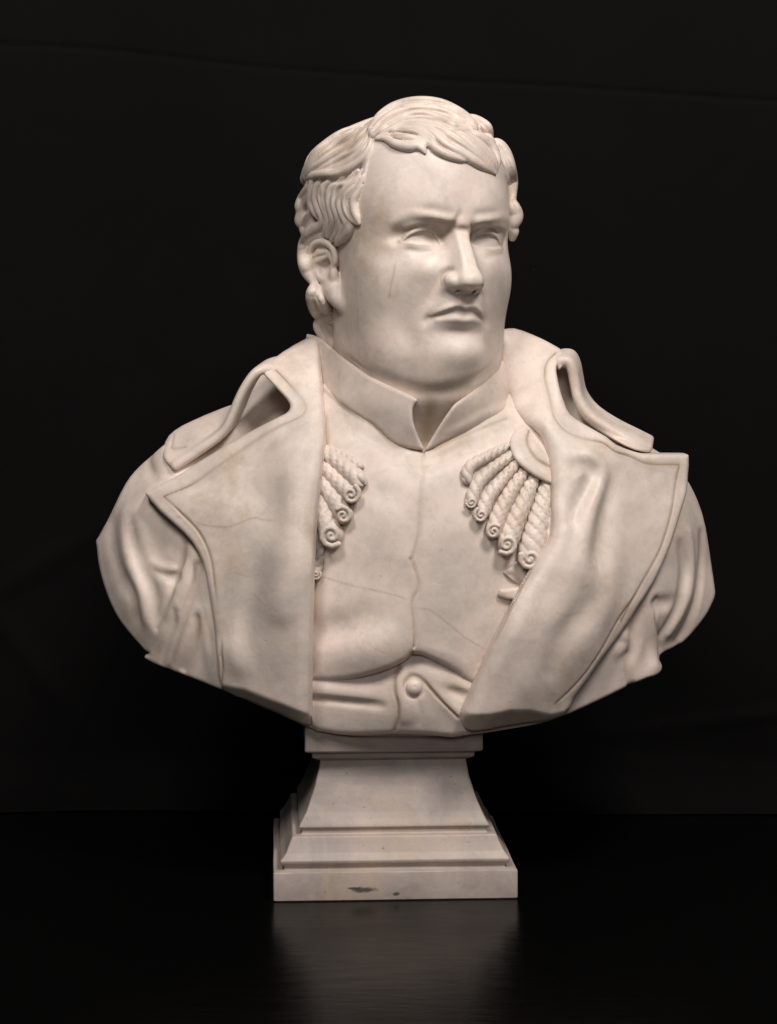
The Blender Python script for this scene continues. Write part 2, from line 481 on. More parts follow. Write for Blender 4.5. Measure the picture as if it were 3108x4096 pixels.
# --- mouth
mouth = pts_of(FN, (268, 945), (360, 925), (480, 902), (620, 866), (740, 842), (820, 858), (880, 884), (950, 858), (1020, 858), (1085, 900), (1140, 952), (1180, 985))
uplip = pts_of(FN, (340, 892), (460, 852), (600, 796), (710, 744), (800, 716), (880, 746), (960, 740), (1030, 758), (1105, 825), (1155, 905))
midlip = pts_of(FN, (330, 920), (470, 880), (610, 835), (725, 800), (810, 800), (880, 828), (955, 812), (1025, 815), (1095, 868), (1150, 935))
lolip = pts_of(FN, (450, 950), (550, 938), (660, 928), (780, 928), (900, 940), (1000, 938), (1070, 960), (1110, 978))
under = pts_of(FN, (540, 1075), (640, 1090), (760, 1102), (900, 1102), (1010, 1090), (1090, 1075))
upts = on_head(uplip); lpts = on_head(lolip); mpts = on_head(mouth); mid = on_head(midlip)
head.push(stroke(on_head(under), 8.5, [-0.2, -0.8, -1.3, -1.3, -0.8, -0.2]))
head.push(stroke(on_head(pts_of(FB, (880, 840), (830, 950), (750, 1080), (700, 1170))), 6, [-1.0, -1.6, -1.4, -0.4]))
head.push(stroke(on_head(pts_of(FB, (560, 960), (520, 1160), (560, 1350), (680, 1480))), 14, [-0.6, -1.6, -1.6, -0.5]))
head.push(stroke(on_head(pts_of(FB, (800, 1040), (715, 1180), (690, 1320), (720, 1430))), 9, [0.4, 1.4, 1.5, 0.4]))
head.push(bump(on_head([FB(760, 740)])[0], (11, 12, 9), 1.6))
head.push(bump(on_head([FB(420, 520)])[0], (12, 14, 7), 1.4))
head.op(tube(upts - [0, 1.2, 0], (0.5, 1.0, 1.4, 1.6, 1.8, 1.7, 1.8, 1.6, 1.2, 0.6)), 6)
head.push(stroke(mpts, 3.6, [-0.3, -1.2, -2.4, -3.2, -3.7, -3.7, -3.7, -3.7, -3.3, -2.4, -1.2, -0.3]))
head.push(stroke(mid, 2.4, [-0.3, -1.0, -1.6, -2.0, -2.2, -2.2, -2.2, -2.0, -1.4, -0.4]))
head.op(tube(lpts - [0, 1.8, 1.0], (0.5, 1.3, 2.0, 2.4, 2.5, 2.2, 1.4, 0.6)), 6)
head.op(tube(lpts - [0, 7.0, 6.0], (1, 1.6, 2.2, 2.6, 2.6, 2.2, 1.6, 1)), 7)
head.push(stroke(mpts + [0, 0, 0.4], 1.3, [-1.0, -1.6, -1.8, -1.8, -1.8, -1.8, -1.8, -1.8, -1.8, -1.8, -1.2, -0.8]))
head.push(stroke(on_head(pts_of(FN, (360, 850), (310, 910), (270, 960), (240, 1020))), 4.5, [-0.4, -1.6, -1.8, -0.4]))
head.push(stroke(on_head(pts_of(FN, (1180, 900), (1215, 985), (1220, 1080))), 4.5, [-0.4, -1.4, -0.4]))
head.push(stroke(on_head(pts_of(FN, (895, 540), (900, 600), (905, 690))), 4.0, [-1.8, -2.0, -0.8]))
head.push(stroke(on_head(pts_of(FG, (290, 285), (450, 385), (620, 455), (800, 498), (960, 488), (1120, 428), (1235, 335))), 7, [-1.0, -2.4, -3.0, -3.0, -3.0, -2.4, -1.0]))
HEAD_DIRT_SHADE = [(catmull(from_head(fold_l), 4), 1.3, .9), (catmull(from_head(fold_r), 4), 1.3, .9),
    (catmull(from_head(on_head([(x, y + 3.2) for x, y in upL[1:-1]])), 4), 1.1, .8), (catmull(from_head(on_head([(x, y + 3.2) for x, y in upR[1:-1]])), 4), 1.1, .8)]  # shadow of the upper lid edges on the eyeballs, put into the colour
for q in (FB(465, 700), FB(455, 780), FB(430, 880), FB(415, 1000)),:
    HEAD_DIRT_SHADE.append((catmull(from_head(on_head(list(q))), 6), 0.7, .45))
HEAD_DIRT_SHADE.append((catmull(from_head(on_head(pts_of(FB, (95, 720), (105, 950), (120, 1150), (125, 1300)))), 6), 0.7, .25))
HEAD_DIRT_SHADE.append((catmull(from_head(mpts), 4), 1.3, .8))
HEAD_DIRT_SHADE.append((catmull(from_head(on_head(pts_of(FG, (840, 560), (825, 680), (815, 800)))), 4), 10, .7))  # collar gap: brown patina together with its shade, as colour
HEAD_DIRT_SHADE.append((catmull(from_head(on_head(pts_of(FG, (420, 400), (560, 450), (720, 490), (900, 500), (1080, 450)))), 4), 8, .28))  # under the chin: faint stain and painted shade in one
HEAD_DIRT_SHADE.append((catmull(from_head(on_head(alaL)), 4), 1.6, .5))
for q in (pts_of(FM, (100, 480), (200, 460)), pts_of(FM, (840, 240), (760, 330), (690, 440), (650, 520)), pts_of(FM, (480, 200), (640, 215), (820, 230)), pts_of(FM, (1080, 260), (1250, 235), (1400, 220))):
    HEAD_DIRT_SHADE.append((catmull(from_head(on_head(q)), 4), 4.5, .36))
log('face')

# --- ear (the other ear is its mirror image)
EN = np.array([-0.88, 0.47, 0.0]); EP = np.array([-82.0, -8.0, 0.0])
def on_plane(P, p0, n):
    a = to_head([at(p, -260) for p in P]); b = to_head([at(p, 160) for p in P]); d = b - a
    t = ((p0 - a) @ n) / (d @ n)
    return a + d * t[:, None]
ear = lambda q, off=0.0: on_plane(pts_of(FD, *q), EP, EN) + EN * off
e_c = ear([(520, 560)])[0]
ER = np.array([EN, [EN[1], -EN[0], 0], [0, 0, 1]])
ear_ops = [
    ('add', ellipsoid(ear([(520, 480)], -2)[0], (5.5, 15, 20), ER), 3),
    ('add', ellipsoid(ear([(590, 800)], -2)[0], (6, 11, 15), ER), 4),
    ('add', tube(ear([(640, 880), (690, 1000), (760, 1080)], -2), (8, 8, 5)), 8),
    ('sub', ellipsoid(ear([(500, 380)], 5)[0], (5, 8, 8), ER), 2),
    ('sub', ellipsoid(ear([(535, 560)], 5)[0], (10, 8.5, 12), ER), 2.5),
    ('add', tube(ear([(640, 575), (690, 480), (672, 350), (610, 265), (500, 228), (405, 265), (352, 360), (340, 480), (350, 600), (395, 720), (465, 830), (560, 930)], 2.5), (2.0, 3.0, 3.3, 3.5, 3.5, 3.3, 3.0, 2.8, 2.7, 2.6, 2.6, 2.0)), 1.2),
    ('add', tube(ear([(400, 420), (470, 385), (560, 365)], 1), (2.2, 2.6, 1.8)), 2),
    ('add', tube(ear([(400, 590), (415, 510), (480, 470), (570, 430)], 1), (2.4, 2.8, 2.6, 1.8)), 2),
    ('add', tube(ear([(420, 640), (480, 720), (560, 745)], 0.5), (2.5, 3.0, 2.5)), 3),
    ('add', ellipsoid(ear([(660, 660)], 1)[0], (4.5, 4.5, 7.5), ER), 3),
]
def mirror(prim):
    fn, lo, hi = prim
    return (lambda x, y, z: fn(-x[::-1], y, z)[::-1]), (-hi[0], lo[1], lo[2]), (-lo[0], hi[1], hi[2])
for mode, prim, k in ear_ops:
    head.op(prim, k, mode)
    fn, lo, hi = prim
    head.op(((lambda x, y, z, fn=fn: fn(-x, y, z)), (-hi[0], lo[1], lo[2]), (-lo[0], hi[1], hi[2])), k, mode)
log('ears')

# ---------------------------------------------------------------- hair
hair = Vol((-122, -140, -214), (116, 134, 154), HH)
hair.op(ellipsoid((2, -17, 42), (95, 111, 90)))
hair.op(ellipsoid((0, -42, 0), (92, 86, 62)), 12)
hair.op(ellipsoid((0, -30, -70), (78, 62, 62)), 14)
ZB = [-214, -128, -118, -100, -70, -40, -8, -2, 5, 16, 86, 95, 110, 154]
YB = [-160, -150, -50, -30, -34, -52, -47, -6, 20, 38, 46, 49, 90, 300]
yb = np.interp(hair.ax[2], ZB, YB).astype(F4)
edge = hair.ax[1][None, :, None] - yb[None, None, :]
hair.D = smax(hair.D, head.D - np.clip(1.5 - edge * F4(0.55), 0.5, 40), 4)
hair.D = smax(hair.D, np.broadcast_to(edge * F4(0.6), hair.D.shape), 2)
del edge
for sx in (-1, 1): hair.op(ellipsoid((sx * 66, -58, 8), (30, 36, 50)), 10)
hair.op(ellipsoid((-58, -42, 62), (42, 52, 46)), 14)
class Both:   # head and hair as one surface to lay the locks on
    pass
both = Vol.__new__(Vol); both.lo, both.h, both.n, both.ax = hair.lo, hair.h, hair.n, hair.ax
both.D = np.minimum(hair.D, head.D)
log('hair cap')
def lock(frame, q, r, off=0.0, k=1.4, n=5):
    fresh[0] = False
    p = on_head(pts_of(frame, *q), off, both)
    hair.op(tube(p, r, n=n), k)
HAIR_DIRT = []
fresh = [False]
top = Vol.__new__(Vol); top.lo, top.h, top.n, top.ax, top.D = hair.lo, hair.h, hair.n, hair.ax, both.D.copy()
def furrow(frame, q, w, hgt):
    if not fresh[0]:
        np.minimum(hair.D, head.D, out=top.D); fresh[0] = True
    p = on_head(pts_of(frame, *q), 0, top)
    hair.push(stroke(p, w, hgt, n=4))
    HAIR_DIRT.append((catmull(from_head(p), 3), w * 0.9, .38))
# upper left sweep from the parting
for q in ([(1000, 495), (840, 600), (650, 735), (455, 880), (315, 1040), (235, 1180)], [(1040, 490), (900, 600), (700, 740), (500, 890), (340, 1060), (240, 1230)],
          [(970, 485), (780, 570), (600, 700), (420, 860), (300, 1010)],
          [(1090, 530), (980, 650), (830, 800), (620, 930), (420, 1050), (280, 1190)],
          [(1130, 570), (1040, 720), (930, 850), (740, 970), (540, 1060), (380, 1150)],
          [(1160, 620), (1100, 760), (1010, 890), (860, 1010), (680, 1080), (500, 1110)]):
    lock(FC, q, (2.0, 3.5, 5, 5.5, 5, 2.5), 0.0, 3.0)
lock(FC, [(1170, 690), (1130, 820), (1040, 960), (900, 1070), (740, 1130), (560, 1140), (400, 1160), (340, 1190)], (2, 3.2, 4.2, 5, 5.2, 5, 4.2, 2.5), 2.2, 1.2)
for q in ([(1120, 560), (1010, 720), (900, 850), (700, 960), (520, 1050)],
          [(1060, 520), (900, 680), (760, 830), (560, 960), (380, 1080)],
          [(1000, 500), (850, 620), (680, 770), (480, 910), (330, 1060)],
          [(1145, 640), (1060, 800), (930, 930), (780, 1040), (600, 1100)],
          [(930, 500), (740, 600), (560, 730), (400, 890)]):
    furrow(FC, q, 1.5, -1.9)
# waves above and in front of the ear
for q, r in (([(380, 1230), (368, 1380), (380, 1520), (430, 1640), (482, 1735)], (3, 4.2, 4.5, 4, 2)),
          ([(470, 1235), (440, 1350), (440, 1480), (480, 1600), (530, 1700), (520, 1800), (430, 1870), (330, 1950)], (3, 4.2, 4.5, 4.5, 4.5, 4.5, 4.5, 3)),
          ([(580, 1225), (530, 1340), (520, 1460), (560, 1580), (600, 1700), (590, 1830), (555, 1930)], (3, 4.5, 4.8, 4.8, 4.8, 4.5, 3)),
          ([(800, 1180), (720, 1260), (640, 1350), (620, 1470), (645, 1600), (670, 1720), (640, 1850), (595, 1960)], (2, 3.5, 4.5, 4.8, 4.8, 4.5, 4, 2.5)),
          ([(990, 1090), (870, 1215), (765, 1310), (700, 1430), (700, 1560), (740, 1680), (760, 1800), (720, 1920), (650, 2010)], (2, 3.2, 4, 4.6, 4.8, 4.8, 4.5, 4, 2.5)),
          ([(1050, 1080), (965, 1230), (855, 1325), (775, 1440), (765, 1560), (812, 1680), (850, 1780), (820, 1890), (740, 2010), (700, 2060)], (1.5, 3, 4, 4.5, 4.8, 4.8, 4.5, 4.2, 3.5, 2)),
          ([(1065, 1160), (1000, 1290), (905, 1375), (845, 1480), (852, 1600), (905, 1700), (960, 1760), (1000, 1800)], (1.5, 3, 4, 4.5, 4.5, 4.2, 3.2, 1.6)),
          ([(1035, 1290), (975, 1400), (935, 1500), (950, 1620), (985, 1715), (1010, 1790)], (1.5, 3, 3.8, 4, 3.4, 1.6)),
          ([(880, 1700), (905, 1790), (880, 1890), (800, 1990), (720, 2050)], (2.5, 4, 4.2, 3.6, 2))):
    lock(FC, q, np.array(r) * 1.16, 1.4, 0.4)
for q, r in (([(365, 1240), (290, 1330), (220, 1450), (172, 1560), (170, 1630)], (3, 5, 6, 5.5, 3)),
          ([(372, 1330), (305, 1450), (235, 1560), (190, 1680), (172, 1760), (195, 1825)], (3, 5, 6, 6, 5.5, 3)),
          ([(400, 1560), (320, 1680), (250, 1785), (235, 1880), (262, 1935)], (3, 5, 6, 5.5, 3.5)),
          ([(480, 1765), (385, 1850), (295, 1920), (255, 2000), (245, 2090)], (3, 4.5, 5.5, 5.5, 4)),
          ([(560, 1900), (430, 1950), (330, 2010), (290, 2080)], (3, 4.5, 4.5, 3)),
          ([(262, 1935), (225, 2030), (215, 2150), (225, 2300), (270, 2450), (335, 2580)], (3, 5, 6, 6.5, 6.5, 4)),
          ([(310, 2040), (280, 2130), (280, 2270), (305, 2400), (345, 2530)], (3, 4.5, 5, 4.5, 2.5))):
    lock(FC, q, np.array(r) * 1.05, -2.5, 2.2, n=8)
for q, r in (([(235, 1270), (228, 1340), (252, 1415), (300, 1465), (368, 1490)], (4, 7, 8, 7, 4)),
          ([(262, 1290), (283, 1380), (330, 1430), (378, 1470)], (3, 5.5, 5.5, 3)),
          ([(268, 1480), (265, 1530), (302, 1600), (330, 1645), (350, 1690)], (4, 6, 5.5, 4, 2)),
          ([(305, 1490), (345, 1540), (368, 1595), (352, 1650)], (3, 5, 4.5, 2.5))):
    lock(FA, q, r, -3.0, 1.0)
for q in ([(470, 1300), (462, 1420), (490, 1560), (540, 1660)], [(760, 1290), (690, 1400), (670, 1540), (700, 1680), (690, 1840)],
          [(1010, 1220), (890, 1350), (810, 1470), (820, 1600), (880, 1730)], [(300, 1370), (235, 1500), (195, 1640)], [(330, 1620), (270, 1720), (230, 1820)]):
    furrow(FC, q, 1.3, -1.3)
for q in ([(1188, 700), (1160, 810), (1115, 930), (1082, 1080), (1062, 1230)], [(1175, 720), (1120, 880), (1060, 1030), (1000, 1130)]):
    lock(FC, q, (1.2, 2.4, 3.0, 2.8, 1.5), -0.6, 1.5)
furrow(FC, [(1080, 960), (960, 1100), (830, 1190), (700, 1215), (560, 1200), (420, 1225)], 2.2, [-0.5, -1.5, -2.5, -2.5, -2.5, -2.5])
furrow(FC, [(745, 1300), (700, 1345), (670, 1420)], 2.0, -2.0)
for q in ([(240, 1330), (270, 1400), (330, 1455)], [(255, 1310), (300, 1400), (360, 1460)], [(290, 1520), (330, 1580), (345, 1640)], [(380, 1470), (340, 1480), (290, 1470)]):
    furrow(FA, q, 1.5, -2.0)
# crown swept across the forehead
for q, r in (([(80, 340), (150, 235), (310, 140), (520, 100), (760, 110), (950, 180), (1090, 270), (1140, 350)], (3, 5, 7, 8, 8, 7, 6, 3)),
          ([(95, 365), (170, 258), (330, 163), (540, 123), (770, 138), (965, 215), (1095, 310), (1135, 372)], (3, 5, 6, 6.5, 6.5, 6, 5, 3)),
          ([(105, 390), (190, 280), (350, 185), (560, 145), (780, 165), (980, 250), (1100, 350), (1130, 395)], (3, 5, 7, 8, 8, 7, 6, 3)),
          ([(120, 430), (230, 320), (400, 225), (600, 200), (800, 235), (970, 310), (1090, 400)], (3, 5, 6.5, 7.5, 7, 6, 3.5)),
          ([(135, 455), (260, 365), (420, 285), (600, 255), (770, 290), (900, 350), (960, 370)], (3, 4.5, 5.5, 6, 5.5, 4.5, 2.5))):
    lock(FE, q, r, -8.0 if q[0][0] == 80 else (-3.5 if q[0][0] == 95 else 0.5), 2.2)
for q, r in (([(180, 478), (300, 405), (450, 360), (620, 385), (730, 450), (850, 560), (1000, 640), (1160, 738), (1322, 832)], (2, 3.5, 4.5, 5, 5, 5, 5, 4.5, 1.0)),
          ([(360, 390), (520, 350), (700, 385), (850, 455), (1000, 560), (1200, 720), (1324, 830)], (2.5, 4.5, 5.5, 6, 6, 5.0, 0.8)),
          ([(560, 330), (760, 370), (920, 435), (1080, 540), (1250, 710), (1328, 828)], (3, 5, 6, 6, 5.5, 0.8)),
          ([(850, 395), (1000, 445), (1140, 540), (1285, 690), (1334, 822)], (3, 5, 6, 5.5, 0.8)),
          ([(1000, 405), (1150, 470), (1270, 560), (1330, 680), (1342, 810)], (3, 5.5, 6, 5, 0.8)),
          ([(160, 492), (260, 495), (360, 545), (480, 570), (560, 562), (610, 592), (645, 632)], (1.5, 3.2, 5, 5.5, 4.5, 3, 1.2)),
          ([(230, 470), (330, 455), (450, 480), (550, 500), (615, 545), (640, 605)], (1.5, 3, 4, 4.2, 3.5, 1.5)),
          ([(330, 410), (480, 400), (600, 440), (660, 515), (685, 560)], (2.5, 4, 4.5, 4.2, 2.2)),
          ([(610, 430), (690, 510), (750, 590), (860, 650), (980, 688), (1050, 700)], (3, 4.5, 4.8, 4.5, 3.5, 1.5))):
    lock(FE, q, r, 1.6, 1.6)
for q in ([(120, 300), (260, 165), (460, 108), (680, 100), (900, 140)], [(90, 340), (190, 215), (360, 140), (580, 118), (800, 130), (980, 200)], [(110, 330), (230, 200), (420, 130), (640, 110), (860, 145), (1030, 230)], [(130, 350), (250, 230), (430, 160), (640, 135), (860, 175), (1030, 270)], [(150, 380), (280, 280), (470, 205), (680, 195), (880, 240), (1020, 320)],
          [(180, 400), (320, 310), (500, 250), (680, 250), (850, 310)], [(450, 340), (620, 345), (780, 400), (920, 500), (1080, 600), (1230, 700)],
          [(700, 360), (880, 420), (1040, 520), (1200, 640), (1300, 760)], [(920, 400), (1080, 480), (1220, 590), (1310, 720)],
          [(680, 440), (780, 530), (920, 620), (1060, 690)], [(380, 380), (540, 380), (640, 440), (690, 500)]):
    furrow(FE, q, 1.4, -1.6)
furrow(FE, [(300, 430), (400, 335), (560, 295), (720, 312), (850, 368), (960, 380), (1080, 405), (1135, 415)], 2.0, [-1, -2, -3, -3, -2.5, -2.5, -2, -1])
furrow(FE, [(240, 470), (340, 450), (430, 440)], 1.8, -2)
# far side
for q, r in (([(1090, 240), (1170, 270), (1250, 330), (1310, 420)], (4, 5.5, 6, 4)),
          ([(1150, 350), (1230, 420), (1290, 500), (1330, 600)], (4, 7, 8, 5)),
          ([(1335, 500), (1395, 540), (1450, 630), (1490, 760), (1520, 900), (1545, 1050)], (5, 8, 9, 9, 8, 4)),
          ([(1330, 600), (1390, 720), (1440, 850), (1490, 960), (1540, 1070)], (4, 6, 7, 7, 4)),
          ([(1480, 1050), (1530, 1130), (1572, 1230), (1555, 1310), (1515, 1370)], (4, 7, 8, 7, 4)),
          ([(1500, 1350), (1548, 1390), (1545, 1460)], (4, 6, 4))):
    lock(FE, q, r, -4.0, 1.2, n=8)
for q in ([(1370, 540), (1430, 650), (1480, 800), (1520, 950)], [(1350, 590), (1410, 730), (1460, 880), (1500, 1000)], [(1400, 560), (1460, 680), (1505, 820), (1540, 980)],
          [(1500, 1090), (1545, 1180), (1550, 1270)], [(1160, 290), (1230, 350), (1290, 430)], [(1130, 330), (1210, 410), (1270, 500)]):
    furrow(FE, q, 1.5, -1.9)
# back of the head: tiers of wavy locks falling from the crown
rng = np.random.default_rng(4)
def back_point(az, z):
    """point of the cap at azimuth az (0 = face) and height z"""
    d = np.array([math.sin(az), math.cos(az), 0.0])
    o = np.array([0, -20, z]) + d * 150
    return hairtrace(o, -d)
def hairtrace(o, d):
    return both.trace([o], [d], 160)[0]
for tier, (z0, z1, n) in enumerate(((138, 60, 13), (78, 5, 14), (20, -45, 13), (-35, -105, 9))):
    for i in range(n):
        a0 = math.radians(128 + (i + 0.5 * (tier % 2)) * (104 / n)) if tier < 3 else math.radians(140 + i * 80 / n)
        if tier == 0: a0 = math.radians(100 + i * 160 / n)
        sway = rng.uniform(-.06, .06)
        P = []
        for t in np.linspace(0, 1, 6):
            P.append(back_point(a0 + sway * math.sin(t * 5 + tier) + 0.1 * t * (1 if tier % 2 else -1), z0 + (z1 - z0) * t))
        hair.op(tube(np.array(P), np.array((4, 6.5, 8, 8, 6.5, 3)) * (0.55 if tier == 0 else 0.8), n=3), 1.2)
log('locks')
# ---------------------------------------------------------------- torso: relief layers cut in depth, in place coordinates (mm)
TK = 1.08
def rbf(ctrl):
    """smooth depth over the front (x, z) from [(frame point, depth)]"""
    C = np.array([at(p, Y) for p, Y in ctrl])
    xy = C[:, [0, 2]] / 100; v = C[:, 1]
    def phi(r2): return 0.5 * r2 * np.log(r2 + 1e-9)
    n = len(C)
    K = phi(((xy[:, None] - xy[None]) ** 2).sum(2)) + np.eye(n) * 2e-3
    Pm = np.column_stack([np.ones(n), xy])
    A = np.block([[K, Pm], [Pm.T, np.zeros((3, 3))]])
    w = np.linalg.solve(A, np.concatenate([v, np.zeros(3)]))
    def f(X, Z):
        X = X / 100; Z = Z / 100
        out = w[n] + w[n + 1] * X + w[n + 2] * Z
        for i in range(n):
            out = out + w[i] * phi((X - xy[i, 0]) ** 2 + (Z - xy[i, 1]) ** 2)
        return out
    return f
def poly2d(P, X, Z):
    """signed distance to a closed outline P[(x, z)] on the grid"""
    P = np.asarray(P, float); best = np.full(X.shape, 1e9); inside = np.zeros(X.shape, bool)
    n = len(P)
    for i in range(n):
        a, b = P[i], P[(i + 1) % n]
        d = b - a; L = d @ d + 1e-9
        t = np.clip(((X - a[0]) * d[0] + (Z - a[1]) * d[1]) / L, 0, 1)
        best = np.minimum(best, (X - a[0] - t * d[0]) ** 2 + (Z - a[1] - t * d[1]) ** 2)
        c = (a[1] > Z) != (b[1] > Z)
        xi = a[0] + (Z - a[1]) * d[0] / (d[1] if abs(d[1]) > 1e-9 else 1e-9)
        inside ^= c & (X < xi)
    r = np.sqrt(best)
    return np.where(inside, -r, r)
def outline(pts, depth, smooth=0):
    """frame points -> (x, z) on the layer whose front depth is given by depth(x, z)"""
    out = []
    for p in pts:
        Y = -60.0
        for _ in range(4):
            q = at(p, Y); Y = float(depth(np.array(q[0]), np.array(q[2])))
            Y = min(max(Y, -160), 120)
        q = at(p, Y); out.append((q[0], q[2]))
    out = np.array(out)
    if smooth:
        Q = np.vstack([out, out[:1]])
        out = catmull(Q, smooth)[:-1]
    return out
def world_trace(vol, pts, off=0.0):
    a = np.array([at(p, -230) for p in pts]); b = np.array([at(p, 160) for p in pts]); d = b - a; L = np.linalg.norm(d, axis=1)
    q = vol.trace(a, d / L[:, None], L.max())
    if off: q = q + vol.normal(q) * off
    return q
class Relief:
    def __init__(s, ctrl, poly, smooth=4, thick=None, back=None, k=5.0, h=None, chamfer=None, kb=6.0, roll=None, room=(0, 0)):
        s.f = rbf(ctrl)
        s.poly = outline(poly, s.f, smooth)
        s.h = h or TK
        mn, mx = s.poly.min(0), s.poly.max(0)
        gx = np.arange(mn[0] - 8, mx[0] + 8, 6.0); gz = np.arange(mn[1] - 8, mx[1] + 8, 6.0)
        GX, GZ = np.meshgrid(gx, gz, indexing='ij')
        m = poly2d(s.poly, GX, GZ) < 4
        Yg = s.f(GX, GZ)[m]
        y0 = Yg.min() - 14
        y1 = (Yg.max() + (thick or 0) + 12) if back is None else back.max() + 10
        s.vol = Vol((mn[0] - 7 - room[0], y0, mn[1] - 7), (mx[0] + 7 + room[0], y1 + room[1], mx[1] + 7 + room[0]), s.h)
        v = s.vol
        X, Z = np.meshgrid(v.ax[0], v.ax[2], indexing='ij')
        Yf = s.f(X.astype(float), Z.astype(float)).astype(F4)
        wob = np.zeros_like(Yf)                                 # hand-cut unevenness
        for i, (fx, fz, ph) in enumerate(((.035, .02, 0), (-.025, .045, 2), (.055, -.03, 4), (.03, .07, 1), (.09, .04, 3), (-.06, .1, 5))):
            wob += (0.35 if i < 3 else 0.16) * np.sin(fx * X + fz * Z + ph + 1.3 * np.sin(.031 * X - .027 * Z + i))
        Yf = Yf + wob.astype(F4)
        if roll is not None:                                   # soft turned edge: falls away over the last R mm
            Yf = Yf + s.rolled(X.astype(float), Z.astype(float), roll).astype(F4)
        gx_, gz_ = np.gradient(Yf, s.h)
        g = (1 / np.sqrt(1 + np.minimum(gx_ ** 2 + gz_ ** 2, 9))).astype(F4)
        pd = poly2d(s.poly, X.astype(float), Z.astype(float)).astype(F4)
        y = v.ax[1][None, :, None]
        D = (Yf[:, None, :] - y) * g[:, None, :]
        if back is None:
            D = smax(D, (y - Yf[:, None, :] - F4(thick)) * g[:, None, :], min(kb, thick * .9))
        else:
            Yb = back.f(X.astype(float), Z.astype(float)).astype(F4)
            bx, bz = np.gradient(Yb, s.h); gb = (1 / np.sqrt(1 + np.minimum(bx ** 2 + bz ** 2, 9))).astype(F4)
            D = smax(D, (y - Yb[:, None, :]) * gb[:, None, :], kb)
        D = smax(D, np.broadcast_to(pd[:, None, :], D.shape), k)
        if chamfer is not None:
            q = outline(chamfer[0], s.f); o = np.argsort(q[:, 0])
            zf = np.interp(v.ax[0], q[o, 0], q[o, 1]).astype(F4)
            D = smax(D, ((zf[:, None, None] - v.ax[2][None, None, :]) - (y - Yf[:, None, :]) * F4(chamfer[1])) * F4(0.9), 2.5)
        v.D = D.astype(F4)
        s.Yf = Yf
    def rolled(s, X, Z, roll):
        pts, R = roll
        q = catmull(outline(pts, s.f), 3)
        best = np.full(X.shape, 1e9)
        for a, b in zip(q[:-1], q[1:]):
            d = b - a; L = d @ d + 1e-9
            t = np.clip(((X - a[0]) * d[0] + (Z - a[1]) * d[1]) / L, 0, 1)
            best = np.minimum(best, (X - a[0] - t * d[0]) ** 2 + (Z - a[1] - t * d[1]) ** 2)
        e = np.clip(R - np.sqrt(best), 0, R)
        return R - np.sqrt(np.maximum(R * R - e * e, 0.02 * R * R))
    def on(s, frame, q, off=0.0):
        return world_trace(s.vol, pts_of(frame, *q), off)
    def line(s, frame, q, w, hgt, n=6, taper=True, dirt=0.0):
        p = s.on(frame, q)
        s.vol.push(stroke(p, w, hgt, n, taper))
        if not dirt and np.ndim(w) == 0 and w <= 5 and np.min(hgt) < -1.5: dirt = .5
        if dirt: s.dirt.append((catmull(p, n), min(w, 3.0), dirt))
        return s
    dirt = None
class Back:
    def __init__(s, ctrl): s.f = rbf(ctrl); s.m = max(Y for _, Y in ctrl)
    def max(s): return s.m

# --- coat body: shoulders, sleeve stumps and the coat fronts under the lapels
body_ctrl = [(FP(350, 965), -8), (FP(300, 1010), 4), (FP(235, 1115), 10), (FP(207, 1170), 16), (FP(215, 1230), 6), (FP(232, 1290), -6), (FP(262, 1350), -18), (FP(310, 1405), -34),
    (FP(290, 1120), -24), (FP(330, 1060), -24), (FP(280, 1220), -34), (FP(330, 1180), -42), (FP(290, 1310), -40), (FP(350, 1290), -58), (FP(350, 1380), -60), (FP(420, 1200), -60), (FP(400, 1300), -70),
    (FP(430, 1400), -78), (FP(320, 1420), -44), (FP(390, 1450), -66), (FP(478, 1490), -82), (FP(600, 1530), -92), (FP(670, 1565), -96), (FP(420, 1000), -22), (FP(520, 930), 6), (FP(600, 870), 24), (FP(560, 850), 30), (FP(640, 780), 40), (FP(700, 800), 45), (FP(560, 1000), -40),
    (FP(600, 1200), -80), (FP(600, 1400), -92), (FP(850, 1000), -60), (FP(850, 1200), -88), (FP(850, 1400), -94), (FP(850, 1570), -88), (FP(1000, 1580), -92),
    (FP(1100, 760), 45), (FP(1200, 780), 32), (FP(1240, 850), 14), (FP(1330, 935), -4), (FP(1440, 985), 8), (FP(1480, 1030), 16), (FP(1510, 1100), 24), (FP(1530, 1220), 26), (FP(1545, 1290), 22), (FP(1535, 1330), 10), (FP(1475, 1390), -14), (FP(1430, 1415), -28),
    (FP(1480, 1150), -8), (FP(1480, 1280), -26), (FP(1440, 1220), -32), (FP(1420, 1340), -48), (FP(1425, 1440), -44), (FP(1380, 1400), -66), (FP(1350, 1480), -72), (FP(1240, 1530), -84), (FP(1100, 1570), -94), (FP(1300, 1100), -50), (FP(1250, 1300), -88), (FP(1150, 1450), -98)]
body_back = Back([(FP(230, 1150), 50), (FP(330, 1050), 78), (FP(300, 1350), 40), (FP(500, 920), 84), (FP(600, 790), 78), (FP(700, 760), 90), (FP(850, 800), 104), (FP(1000, 770), 104), (FP(850, 1200), 112), (FP(850, 1560), 62), (FP(600, 1250), 108), (FP(600, 1520), 64),
    (FP(1100, 740), 92), (FP(1240, 800), 76), (FP(1300, 910), 86), (FP(1450, 1060), 80), (FP(1530, 1200), 56), (FP(1470, 1380), 44), (FP(1150, 1250), 108), (FP(1150, 1540), 64), (FP(400, 1430), 54), (FP(1380, 1450), 54)])
